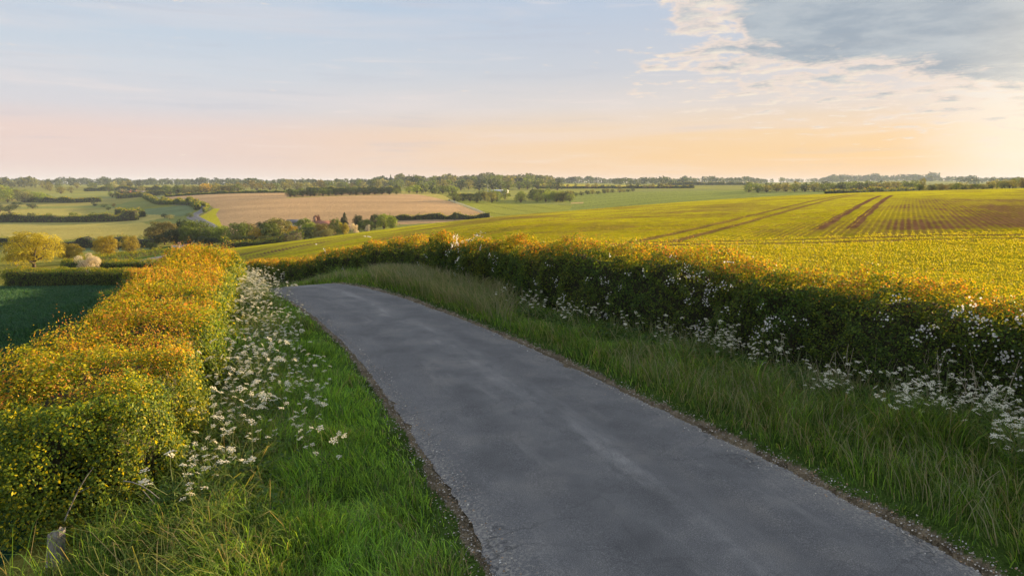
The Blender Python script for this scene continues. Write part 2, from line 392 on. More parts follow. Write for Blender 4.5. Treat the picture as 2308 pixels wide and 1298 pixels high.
def build_ground():
    az = np.concatenate([np.linspace(-180, -44, 90, endpoint=False), np.linspace(-44, 44, 1350), np.linspace(44, 180, 91)[1:]])
    A = np.radians(az)
    r = np.concatenate([[.6, 1.2, 2.0, 3.0], np.exp(np.arange(math.log(4), math.log(7500), .0115))])
    # measure by forward distance inside the view, by radius elsewhere
    cosf = np.maximum(np.cos(A), .72)
    X = np.sin(A)[:, None] / cosf[:, None] * r[None, :]; Y = np.cos(A)[:, None] / cosf[:, None] * r[None, :]
    x = X.ravel(); y = Y.ravel()
    z = zf(x, y)
    col = ground_colour(x, y)
    na, nr = X.shape
    idx = np.arange(na * nr).reshape(na, nr)
    q = np.stack([idx[:-1, :-1], idx[1:, :-1], idx[1:, 1:], idx[:-1, 1:]], -1).reshape(-1, 4)
    V = np.stack([x, y, z], 1)
    V = np.vstack([V, [[0, 0, z1(0, 0)]]]); col = np.vstack([col, col[:1]])
    c = len(V) - 1
    tr = np.stack([np.full(na - 1, c), idx[1:, 0], idx[:-1, 0]], 1)[:, ::-1]
    o = mesh_np('ground', V, tris=tr, quads=q, mats=[M['ground']], col=col, smooth_=True)
    tag(o, kind='structure')
build_ground()

# ------------------------------------------------------------------ lane
T = NT('asphalt')
uv = T.n('ShaderNodeAttribute', attribute_name='ruv').outputs[1]
g = T.n('ShaderNodeNewGeometry').outputs['Position']
fine = T.n('ShaderNodeTexNoise'); fine.inputs['Scale'].default_value = 90; fine.inputs['Detail'].default_value = 3; T.l(g, fine.inputs['Vector'])
vor = T.n('ShaderNodeTexVoronoi'); vor.inputs['Scale'].default_value = 70; T.l(g, vor.inputs['Vector'])
med = T.n('ShaderNodeTexNoise'); med.inputs['Scale'].default_value = .9; med.inputs['Detail'].default_value = 7; med.inputs['Roughness'].default_value = .6; T.l(g, med.inputs['Vector'])
mp = T.n('ShaderNodeMapping'); mp.inputs['Scale'].default_value = (1.1, .22, 1); T.l(uv, mp.inputs[0])
stk = T.n('ShaderNodeTexNoise'); stk.inputs['Scale'].default_value = 1.6; stk.inputs['Detail'].default_value = 6; stk.inputs['Roughness'].default_value = .62; T.l(mp.outputs[0], stk.inputs['Vector'])
base = ramp(T, fine.outputs[0], [(.32, (.072, .072, .073)), (.54, (.128, .127, .126)), (.74, (.25, .248, .244))])
base = mixcol(T, 'MULTIPLY', .8, base, ramp(T, med.outputs[0], [(.32, (.64, .65, .68)), (.5, (.94, .95, .98)), (.68, (1.34, 1.3, 1.25))]))
# worn pale streak near the middle of the lane
sep = T.n('ShaderNodeSeparateXYZ'); T.l(uv, sep.inputs[0])
def vmath(op, *v):
    m = T.n('ShaderNodeMath', operation=op)
    for i, q in enumerate(v):
        if hasattr(q, 'links'): T.l(q, m.inputs[i])
        else: m.inputs[i].default_value = q
    return m.outputs[0]
cx = vmath('SUBTRACT', sep.outputs[0], .35)
wob = vmath('MULTIPLY', vmath('SUBTRACT', med.outputs[0], .5), 1.3)
d = vmath('ABSOLUTE', vmath('ADD', cx, wob))
band = vmath('SUBTRACT', 1.0, vmath('SMOOTH_MIN', vmath('DIVIDE', d, .42), 1.0, .2))
sf = T.n('ShaderNodeMapRange'); sf.interpolation_type = 'SMOOTHSTEP'; T.l(stk.outputs[0], sf.inputs[0]); sf.inputs[1].default_value = .42; sf.inputs[2].default_value = .66
fac = vmath('MULTIPLY', vmath('MAXIMUM', band, 0.0), sf.outputs[0])
grain = T.n('ShaderNodeMapRange'); T.l(vor.outputs[0], grain.inputs[0]); grain.inputs[1].default_value = .15; grain.inputs[2].default_value = .6; grain.inputs[3].default_value = 1.0; grain.inputs[4].default_value = .25
base = mixcol(T, 'MIX', vmath('MULTIPLY', vmath('MULTIPLY', fac, .75), grain.outputs[0]), base, (.34, .335, .325, 1))
# smoother, darker wheel paths
wp = vmath('ABSOLUTE', vmath('SUBTRACT', vmath('ABSOLUTE', vmath('ADD', sep.outputs[0], vmath('MULTIPLY', wob, .4))), .95))
wps = T.n('ShaderNodeMapRange'); wps.interpolation_type = 'SMOOTHSTEP'; T.l(wp, wps.inputs[0]); wps.inputs[1].default_value = .05; wps.inputs[2].default_value = .55; wps.inputs[3].default_value = .24; wps.inputs[4].default_value = 0
base = mixcol(T, 'MULTIPLY', wps.outputs[0], base, (.5, .5, .52, 1))
# scattered pale dusty patches
sf2 = T.n('ShaderNodeMapRange'); sf2.interpolation_type = 'SMOOTHSTEP'; T.l(stk.outputs[0], sf2.inputs[0]); sf2.inputs[1].default_value = .54; sf2.inputs[2].default_value = .74
base = mixcol(T, 'MIX', vmath('MULTIPLY', vmath('MULTIPLY', sf2.outputs[0], .6), grain.outputs[0]), base, (.30, .29, .275, 1))
# edges: grit and pale chalk chips
ed = T.n('ShaderNodeMapRange'); T.l(vmath('ABSOLUTE', sep.outputs[0]), ed.inputs[0]); ed.inputs[1].default_value = 1.55; ed.inputs[2].default_value = 2.3
ch = T.n('ShaderNodeTexNoise'); ch.inputs['Scale'].default_value = 26; ch.inputs['Detail'].default_value = 4; T.l(g, ch.inputs['Vector'])
chm = T.n('ShaderNodeMapRange'); chm.interpolation_type = 'SMOOTHSTEP'; T.l(vmath('ADD', ch.outputs[0], vmath('MULTIPLY', ed.outputs[0], .22)), chm.inputs[0]); chm.inputs[1].default_value = .66; chm.inputs[2].default_value = .78
base = mixcol(T, 'MIX', vmath('MULTIPLY', chm.outputs[0], vmath('MULTIPLY', ed.outputs[0], .5)), base, (.33, .31, .27, 1))
# fine cracks
cr = T.n('ShaderNodeTexVoronoi', feature='DISTANCE_TO_EDGE'); cr.inputs['Scale'].default_value = .38
wn = T.n('ShaderNodeTexNoise'); wn.inputs['Scale'].default_value = 1.5; wn.inputs['Detail'].default_value = 5; T.l(g, wn.inputs['Vector'])
ad = T.n('ShaderNodeVectorMath', operation='MULTIPLY_ADD'); T.l(wn.outputs['Color'], ad.inputs[0]); ad.inputs[1].default_value = (1.4, 1.4, 1.4); T.l(g, ad.inputs[2])
T.l(ad.outputs[0], cr.inputs['Vector'])
crm = T.n('ShaderNodeMapRange'); T.l(cr.outputs[0], crm.inputs[0]); crm.inputs[1].default_value = .0; crm.inputs[2].default_value = .012; crm.inputs[3].default_value = 1; crm.inputs[4].default_value = 0
base = mixcol(T, 'MIX', vmath('MULTIPLY', crm.outputs[0], vmath('ADD', vmath('MULTIPLY', ed.outputs[0], .5), .22)), base, (.03, .03, .032, 1))
p = T.n('ShaderNodeBsdfPrincipled'); T.l(base, p.inputs['Base Color']); p.inputs['Roughness'].default_value = .8; p.inputs['Specular IOR Level'].default_value = .35
b = T.n('ShaderNodeBump'); b.inputs['Strength'].default_value = .6; b.inputs['Distance'].default_value = .008
T.l(vor.outputs[0], b.inputs['Height']); T.l(b.outputs[0], p.inputs['Normal']); T.l(p.outputs[0], T.out.inputs[0])
M['asphalt'] = T.m

def build_lane():
    n = len(RX)
    P, tt = spline(np.stack([RX, RY, RW, RZ], 1)[::1].tolist(), .35) if False else (None, None)
    t = np.concatenate([np.arange(0, 90, .12), np.arange(90, RT[-1], 1.0)])
    x = np.interp(t, RT, RX); y = np.interp(t, RT, RY); w = np.interp(t, RT, RW); z = np.interp(t, RT, RZ)
    tx = np.interp(t, RT, RTX); ty = np.interp(t, RT, RTY)
    K = np.linspace(-1, 1, 17)
    far = smooth(170, 210, t)
    V = []; U = []
    for k in K:
        off = k * w
        if abs(k) == 1:
            off = off + np.sign(k) * ((fbm(t * 1.3, t * 0 + k * 9, 81) - .5) * .30 + (vnoise(t * 6, t * 0 + k, 83) - .5) * .10)
        X = x + ty * off; Y = y - tx * off
        zz = (z + .012 + .035 * (1 - k * k)) * (1 - far) + (zf(X, Y, False) + .25) * far
        if abs(k) == 1: zz = zz - .05
        V.append(np.stack([X, Y, zz], 1)); U.append(np.stack([off, t], 1))
    V = np.stack(V, 1); U = np.stack(U, 1); m = len(t)
    idx = np.arange(m * 17).reshape(m, 17)
    q = np.stack([idx[:-1, :-1], idx[:-1, 1:], idx[1:, 1:], idx[1:, :-1]], -1).reshape(-1, 4)
    o = mesh_np('road', V.reshape(-1, 3), quads=q, mats=[M['asphalt']], uv=U.reshape(-1, 2), smooth_=True)
    tag(o, kind='structure')
build_lane()

# ------------------------------------------------------------------ foliage cards
def unit(v): return v / np.maximum(np.linalg.norm(v, axis=-1, keepdims=True), 1e-9)
def cards(P, N, size, col, rng, aspect=.62, fold=.25):
    n = len(P)
    R = unit(rng.normal(size=(n, 3)))
    U = unit(np.cross(N, R)); W = np.cross(N, U)
    s = np.asarray(size).reshape(-1, 1) * np.ones((n, 1))
    a = P - U * s * .5; b_ = P + W * s * aspect * .5 + N * s * fold * .5; c = P + U * s * .5; d = P - W * s * aspect * .5 + N * s * fold * .5
    V = np.stack([a, b_, c, d], 1).reshape(-1, 3)
    i = np.arange(n)[:, None] * 4
    Tt = np.concatenate([i + [0, 1, 2], i + [0, 2, 3]], 1).reshape(-1, 3)
    return V, Tt, np.repeat(col, 4, 0)
def palette(n, cols, w, rng, jit=.2):
    cols = np.array(cols); w = np.array(w, float); w /= w.sum()
    c = cols[rng.choice(len(cols), n, p=w)]
    return c * (1 + jit * rng.normal(size=(n, 1))).clip(.4, 1.8)
class Acc:
    def __init__(s): s.V = []; s.T = []; s.C = []; s.n = 0
    def add(s, V, T_, c):
        s.V.append(V); s.T.append(T_ + s.n); s.C.append(c); s.n += len(V)
    def build(s, name, mats, parent=None):
        return mesh_np(name, np.vstack(s.V), tris=np.vstack(s.T), mats=mats, parent=parent, col=np.vstack(s.C))
def snoise3(P, f, seed, rng0=None):
    r = np.random.default_rng(seed); s = 0
    for k in range(7):
        d = unit(r.normal(size=3)) * f * (.6 + r.random() * 1.1)
        s = s + np.sin(P @ d * 2 * PI / 1 + r.random() * 6.28)
    return s / 3.5
G1, G2, G3, G4 = (.075, .13, .022), (.12, .19, .024), (.19, .25, .025), (.055, .095, .022)
OR1, OR2, YL = (.52, .22, .045), (.50, .30, .035), (.46, .41, .016)
def hedge(name, pts, wid, hgt, dens, lsize, label, group=None, seed=1, top_pal=None, side_pal=None, blossoms=None, shoots=0, cat='hedge', lump=.16, cap0=True, cap1=True, core=True, near=None, kind=None, notch=None):
    """pts: centre line; dens(y)->leaves per m2; hgt: height or function of t"""
    rng = np.random.default_rng(seed)
    P, t = spline(pts, .25 if hgt_(hgt, 0) < 4 and near else 1.0)
    tx = np.gradient(P[:, 0]); ty = np.gradient(P[:, 1]); l = np.hypot(tx, ty); tx /= l; ty /= l
    L = t[-1]; zb = zf(P[:, 0], P[:, 1])
    k = np.ones(9) / 9
    if len(zb) > 20: zb = np.convolve(np.pad(zb, 4, 'edge'), k, 'valid')
    org = np.array([P[0, 0], P[0, 1], zb[0]])
    root = empty(name, tuple(org), label, cat, group)
    acc = Acc()
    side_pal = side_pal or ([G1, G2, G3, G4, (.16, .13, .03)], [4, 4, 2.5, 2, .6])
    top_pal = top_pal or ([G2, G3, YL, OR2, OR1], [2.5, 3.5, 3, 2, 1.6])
    h0 = hgt_(hgt, 0); per = 2 * h0 + wid
    def frame(tt): return [np.interp(tt, t, v) for v in (P[:, 0], P[:, 1], zb, tx, ty)]
    def surf(tt, u, v, nu, nv, off):
        x, y, z, ax, ay = frame(tt)
        p = np.stack([x + ay * u, y - ax * u, z + v], 1)
        n = np.stack([ay * nu, -ax * nu, nv], 1)
        return p, n
    # sample density per metre of length
    tg = np.arange(0, L, .5); yg = np.interp(tg, t, np.hypot(P[:, 0], P[:, 1])); dg = np.array([dens(a_) for a_ in yg])
    lam = (dg * per * .5)
    cnt = rng.poisson(lam)
    tt = np.repeat(tg, cnt) + rng.random(cnt.sum()) * .5
    tt = np.minimum(tt, L)
    n = len(tt); s = rng.random(n) * per
    H = np.array([hgt_(hgt, a_) for a_ in tg]); H = np.interp(tt, tg, H) if len(tg) > 1 else np.full(n, h0)
    s = s / per * (2 * H + wid)
    u = np.where(s < H, wid / 2, np.where(s < H + wid, wid / 2 - (s - H), -wid / 2))
    v = np.where(s < H, s, np.where(s < H + wid, H, H - (s - H - wid)))
    nu = np.where(s < H, 1., np.where(s < H + wid, 0, -1.)); nv = np.where((s >= H) & (s < H + wid), 1., 0.)
    # rounded shoulders and tucked-in foot
    r = .27 * min(wid, 2.0)
    du = np.abs(u) - (wid / 2 - r); dv = v - (H - r)
    c = (du > 0) & (dv > 0)
    ll = np.hypot(du, dv); f = np.where(c, r / np.maximum(ll, 1e-6), 1); f = np.minimum(f, 1)
    sg = np.sign(u)
    nu = np.where(c, sg * du / np.maximum(ll, 1e-6), nu); nv = np.where(c, dv / np.maximum(ll, 1e-6), nv)
    u = np.where(c, sg * (wid / 2 - r + du * f), u); v = np.where(c, H - r + dv * f, v)
    u = u * (1 - .18 * np.exp(-v / .35))
    # ends
    e = np.minimum(tt, L - tt); endr = min(.8, wid * .4)
    ee = np.clip(1 - e / endr, 0, 1)
    if cap0: u = np.where(tt < endr, u * np.sqrt(1 - .8 * ee ** 2), u); v = np.where(tt < endr, v * (1 - .12 * ee ** 2), v)
    if cap1: u = np.where(L - tt < endr, u * np.sqrt(1 - .8 * ee ** 2), u); v = np.where(L - tt < endr, v * (1 - .12 * ee ** 2), v)
    sets = [(tt, u, v, nu, nv, None)]
    p, nn = surf(tt, u, v, nu, nv, 0)
    if cap0 or cap1:
        for on, te, sgn in ((cap0, 0., -1), (cap1, L, 1)):
            if not on: continue
            yy = math.hypot(np.interp(te, t, P[:, 0]), np.interp(te, t, P[:, 1]))
            m = rng.poisson(dens(yy) * wid * h0 * 1.1)
            uu = (rng.random(m) - .5) * wid * .95; vv = rng.random(m) * h0 * .97
            x, y, z, ax, ay = frame(np.full(m, te))
            bul = (1 - (2 * uu / wid) ** 2) * .45 * endr + .0
            pe = np.stack([x + ay * uu + ax * sgn * bul, y - ax * uu + ay * sgn * bul, z + vv], 1)
            ne = np.stack([ax * sgn + ay * uu * .6, ay * sgn - ax * uu * .6, .15 + 0 * uu], 1)
            p = np.vstack([p, pe]); nn = np.vstack([nn, unit(ne)])
    n = len(p)
    hh = p[:, 2] - np.interp(np.hypot(p[:, 0], p[:, 1]), np.sort(np.hypot(P[:, 0], P[:, 1])), zb[np.argsort(np.hypot(P[:, 0], P[:, 1]))])
    if notch is not None:
        tn = np.concatenate([tt, np.full(n - len(tt), 99.)])
        for t0_, w0_, a0_ in notch: p = p - nn * (a0_ * np.exp(-((tn - t0_) / w0_) ** 2))[:, None]
    disp = lump * snoise3(p, .55, seed) + lump * .55 * snoise3(p, 1.7, seed + 1) + lump * .3 * snoise3(p, 4.5, seed + 2)
    dep = -rng.exponential(.065 + .2 * lump, n) + .05 * rng.random(n)
    hole = snoise3(p, 1.1, seed + 7)
    dep = dep - np.where(hole > .45, rng.random(n) * .6 * np.clip((hole - .45) * 4, 0, 1) * (nn[:, 2] < .5), 0)
    p = p + nn * (disp + dep)[:, None]
    N = unit(nn + rng.normal(size=(n, 3)) * .62 + np.array([0, 0, .25]))
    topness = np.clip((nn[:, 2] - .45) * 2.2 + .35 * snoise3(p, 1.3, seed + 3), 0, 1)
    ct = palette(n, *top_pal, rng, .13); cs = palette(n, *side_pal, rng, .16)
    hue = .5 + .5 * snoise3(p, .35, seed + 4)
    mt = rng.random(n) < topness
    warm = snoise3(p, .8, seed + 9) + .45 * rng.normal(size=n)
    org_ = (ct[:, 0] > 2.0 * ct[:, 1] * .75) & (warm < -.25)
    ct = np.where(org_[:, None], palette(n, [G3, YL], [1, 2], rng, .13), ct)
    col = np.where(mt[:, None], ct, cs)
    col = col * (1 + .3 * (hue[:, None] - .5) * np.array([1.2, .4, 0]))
    dist = np.hypot(p[:, 0], p[:, 1])
    sz = np.array([lsize(a_) for a_ in np.linspace(0, 900, 901)])[np.clip(dist, 0, 900).astype(int)] * (.6 + .8 * rng.random(n))
    V, Tt, cc = cards(p - org, N, sz, col, rng)
    acc.add(V, Tt, cc)
    if shoots:
        m = int(shoots * L)
        ts = rng.random(m) * L; Hs = np.interp(ts, tg, [hgt_(hgt, a_) for a_ in tg]); us = (rng.random(m) - .5) * wid * .9
        vs = Hs - .06 - .25 * np.maximum(0, np.abs(us) * 2 / wid - .55)
        ps, _ = surf(ts, us, vs, 0 * us, 0 * us + 1, 0)
        ps[:, 2] += lump * snoise3(ps, .55, seed)
        lean = rng.normal(size=(m, 3)) * [.3, .3, .0] + [0, 0, 1]
        nl = 7; ln = .12 + .30 * rng.random(m) ** 2
        for kk in range(nl):
            q = ps + lean * (ln * (kk + 1) / nl)[:, None] + rng.normal(size=(m, 3)) * .012
            cc0 = palette(m, [YL, OR2, OR1, (.34, .09, .03)], [2.5, 2.6, 1.8, .7], rng)
            ds = np.hypot(q[:, 0], q[:, 1])
            V, Tt, cc = cards(q - org, unit(rng.normal(size=(m, 3)) + [0, 0, .4]), .75 * (1.05 - .07 * kk) * np.array([lsize(a_) for a_ in ds]), cc0, rng)
            acc.add(V, Tt, cc)
    acc.build('foliage', [M['leaf']], root)
    if blossoms:
        ba = Acc(); blossoms = [(a1, a2, a3, a4, int(a5 * 1.1)) for a1, a2, a3, a4, a5 in blossoms]
        for (bt, bu, bv, br, bn) in blossoms:      # along, side(+1 right/-1 left/0 top), height, radius, count
            x, y, z, ax, ay = frame(np.full(bn, bt))
            dt = rng.normal(size=bn) * br; dv = rng.normal(size=bn) * br * .8
            cl = rng.integers(0, max(2, bn // 9), bn); cen = rng.normal(size=(bn, 2)) * br
            dt = cen[cl, 0] + rng.normal(size=bn) * .07; dv = cen[cl, 1] * .8 + rng.normal(size=bn) * .06
            if bu == 0:
                uu = dv * 1.2; vv = np.full(bn, bv)
                q = np.stack([x + ax * dt + ay * uu, y + ay * dt - ax * uu, z + vv], 1); nv_ = np.array([[0, 0, 1.]])
            else:
                vv = np.clip(bv + dv, .15, h0 + .05)
                q = np.stack([x + ax * dt + ay * bu * wid / 2, y + ay * dt - ax * bu * wid / 2, z + vv], 1)
                nv_ = np.stack([ay * bu, -ax * bu, 0 * ay + .3], 1)
            q = q + nv_ * (lump * snoise3(q, .55, seed) + lump * .55 * snoise3(q, 1.7, seed + 1) + .05 + .05 * rng.random(bn))[:, None]
            V, Tt, cc = cards(q - org, unit(nv_ + rng.normal(size=(bn, 3)) * .5), .030 * (.6 + .8 * rng.random(bn)) * (1 + np.hypot(q[:, 0], q[:, 1]) / 50), palette(bn, [(.72, .72, .68), (.62, .6, .58)], [2, 1], rng, .08), rng, aspect=.9)
            ba.add(V, Tt, cc)
        ba.build('blossom', [M['petal']], root)
    if core:
        K = 14; an = np.linspace(0, PI, K)
        tc = np.linspace(.25, L - .25, max(3, int(L / (.4 if near else 2))))
        x, y, z, ax, ay = frame(tc)
        Hc = np.interp(tc, tg, [hgt_(hgt, a_) for a_ in tg])
        VV = []
        for a_ in an:
            cu = np.sign(math.cos(a_)) * abs(math.cos(a_)) ** .45; cv = abs(math.sin(a_)) ** .45
            q = np.stack([x, y, z], 1)
            iw = wid / 2 - .40 - .3 * lump * (wid < 3); ih = Hc - .3 - .3 * lump
            q[:, 0] += ay * cu * iw; q[:, 1] -= ax * cu * iw; q[:, 2] += cv * ih - .05
            nrm = np.stack([ay * cu, -ax * cu, 0 * ay + cv], 1)
            q = q + nrm * (lump * snoise3(q, .55, seed) * .8)[:, None]
            VV.append(q)
        VV = np.stack(VV, 1); m = len(tc); idx = np.arange(m * K).reshape(m, K)
        q = np.stack([idx[:-1, :-1], idx[1:, :-1], idx[1:, 1:], idx[:-1, 1:]], -1).reshape(-1, 4)
        VV = VV.reshape(-1, 3)
        # end fans
        c0 = VV[idx[0]].mean(0); c1 = VV[idx[-1]].mean(0); VV = np.vstack([VV, c0, c1]); a0 = len(VV) - 2
        tr = np.concatenate([np.stack([np.full(K - 1, a0), idx[0, :-1], idx[0, 1:]], 1), np.stack([np.full(K - 1, a0 + 1), idx[-1, 1:], idx[-1, :-1]], 1)])
        mesh_np('branches', VV - org, tris=tr, quads=q, mats=[M['twig']], parent=root, smooth_=True)
    return root
def hgt_(h, t): return h(t) if callable(h) else h

# ---- the two hedges along the lane
def dl(y): return 2600 if y < 11 else (1700 if y < 17 else (1000 if y < 30 else 420))
def ls(y): return .041 + max(0, y - 8) * .0016 if y < 40 else .087 + (y - 40) * .0012
HL = [(-5.2, 7.4), (-5.95, 10.2), (-6.98, 13.2), (-8.15, 16.4), (-9.5, 20.2), (-10.6, 23.4), (-12.4, 27.6), (-15.7, 32), (-18.6, 37.5), (-23, 45.8), (-29.5, 55.8), (-38.5, 69)]
def hl_h(t): return 1.64 - .34 * math.exp(-((t - 3.7) / .45) ** 2) - .06 * (t < 3) + .07 * math.sin(t * .9) + .05 * math.sin(t * 2.3 + 1) 
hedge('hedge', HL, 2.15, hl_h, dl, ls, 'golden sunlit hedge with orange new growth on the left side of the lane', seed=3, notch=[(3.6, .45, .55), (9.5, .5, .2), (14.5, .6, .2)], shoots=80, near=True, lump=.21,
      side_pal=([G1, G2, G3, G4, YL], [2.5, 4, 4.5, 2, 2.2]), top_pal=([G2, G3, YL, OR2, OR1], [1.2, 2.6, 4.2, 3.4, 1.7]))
def hr_h(t): return 2.06 - .34 * float(smooth(17, 24, t)) - .12 * float(smooth(11, 6, t)) + .1 * math.sin(t * .35 + 1) + .07 * math.sin(t * 1.3)
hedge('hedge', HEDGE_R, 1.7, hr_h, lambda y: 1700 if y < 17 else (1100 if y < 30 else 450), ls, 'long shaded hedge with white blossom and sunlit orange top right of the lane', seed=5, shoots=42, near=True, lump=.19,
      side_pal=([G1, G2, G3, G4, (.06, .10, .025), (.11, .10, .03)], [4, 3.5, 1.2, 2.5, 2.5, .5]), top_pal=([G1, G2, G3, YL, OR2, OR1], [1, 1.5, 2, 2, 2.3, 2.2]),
      blossoms=[(8.6, -1, 1.25, .5, 150), (9.4, -1, 1.5, .35, 110), (6.0, -1, .9, .5, 60), (12.4, -1, 1.0, .3, 60), (13.8, -1, 1.4, .5, 110), (15.0, -1, 1.7, .4, 70), (14.4, -1, .7, .5, 60), (17.8, -1, 1.3, .5, 70), (20.5, -1, .8, .5, 45), (24.6, -1, 1.2, .4, 40), (27.6, -1, 1.5, .35, 110), (27.9, 0, 1.72, .35, 90), (27.2, -1, 1.0, .5, 60), (31, -1, .7, .8, 40), (38, -1, .8, 1.5, 40), (44, -1, .9, 2, 40), (3.8, -1, 1.0, .7, 120)])

# ---- further hedges
def farhedge(pts, w, h, label, seed, dens=None, ls_=None, lump=.25, group=None, pal=None, tpal=None, core=True):
    P = [PY(*q) for q in pts]
    Ym = sum(q[1] for q in P) / len(P)
    if Ym > 150 and lump == .25:
        h0 = h; h = lambda t: h0 * (.62 + .75 * float(vnoise(t / (h0 * 1.6), 0, seed)) ** 1.5 + .25 * float(vnoise(t / (h0 * 5), 0, seed + 1)))
        lump = .16 * h0
    d = dens or max(5, 380 * (60 / Ym) ** 2 * .35)
    s = max(.1, Ym * .0013)
    return hedge('hedge', P, w, h, lambda y: d, lambda y: s, label, group, seed=seed, lump=lump, near=False, core=core,
                 side_pal=pal, top_pal=tpal or ([G2, G3, YL, OR2], [3, 3, 2, 1.2]))
farhedge([(330, 68), (250, 69.5), (150, 70), (8, 71)], 1.9, 1.85, 'trimmed dark hedge with a golden top at the far end of the shaded green field', 21, dens=260, lump=.15)
farhedge([(382, 92), (300, 95), (215, 96), (140, 98)], 1.8, 1.9, 'short dark trimmed hedge behind the white blossoming bush', 22, dens=170, lump=.2)
farhedge([(170, 118), (240, 126), (300, 135), (350, 143), (400, 150)], 1.6, 1.2, 'low golden hedge climbing beside the far bend of the lane', 23, dens=120)
farhedge([(-60, 432), (100, 430), (220, 428), (312, 425)], 5, 4.6, 'long straight dark hedge across the left valley behind the pale field', 24)
farhedge([(105, 225), (200, 222), (340, 215)], 4, 3.0, 'dark rough hedge on the valley floor behind the small round trees', 25)
farhedge([(-80, 250), (20, 245), (90, 238)], 3, 2.5, 'low rough hedge at the left edge behind the big yellow green tree', 26)
farhedge([(332, 760), (345, 660), (360, 590), (400, 548), (432, 515), (447, 480), (449, 452)], 3.4, 4.0, 'rough hedge on the outer side of the distant winding lane', 27)
farhedge([(372, 660), (392, 590), (418, 550), (448, 515), (470, 478), (472, 452), (464, 425)], 2.0, 2.2, 'trimmed hedge between the winding lane and the ploughed hill', 28)
farhedge([(1105, 322), (1020, 326), (950, 326), (880, 322)], 2.2, 2.6, 'dark hedge along the foot of the ploughed hill', 29)
farhedge([(900, 800), (1200, 1010), (1300, 1005), (1480, 990)], 3, 3.2, 'thin dark hedge below the distant yellow field', 30, dens=4) if False else None
farhedge([(1210, 985), (1300, 985), (1400, 975), (1560, 940)], 3.5, 3.0, 'thin dark hedge under the row of field trees before the yellow field', 30)
farhedge([(1015, 625), (1060, 640), (1110, 650), (1150, 652)], 2.5, 2.0, 'thin dark hedge in front of the grey barn', 31)
farhedge([(1855, 420), (1920, 440), (1980, 470), (2055, 520)], 3, 3.0, 'dark hedge bending below the long wood on the right', 32)
farhedge([(380, 735), (470, 730), (560, 725), (648, 720)], 2.5, 2.2, 'thin dark hedge along the top of the ploughed hill', 33)
farhedge([(270, 760), (310, 775), (350, 800), (390, 820)], 4, 5, 'dark tall hedge above the village in the valley', 34)
farhedge([(60, 720), (120, 700), (175, 690), (235, 700)], 4, 4.5, 'dark shaded hedge along the back of the left meadow', 35)
farhedge([(200, 1020), (250, 1040), (320, 1050), (390, 1040)], 5, 5, 'thin hedge between two pale fields under the left ridge', 36)
farhedge([(270, 480), (300, 462), (325, 448)], 4.5, 4.5, 'short thick hedge in the middle of the left valley', 37)
farhedge([(500, 178), (560, 176), (620, 178), (680, 184)], 2.2, 2.2, 'sunlit rough hedge along the foot of the tree line behind the crop field', 38)
farhedge([(1500, 1280), (1580, 1320), (1700, 1340)], 4, 4, 'dark hedge under the narrow bright yellow field', 39)
farhedge([(700, 800), (800, 810), (905, 800)], 4, 4, 'dark hedge beneath the wood behind the copse', 40)

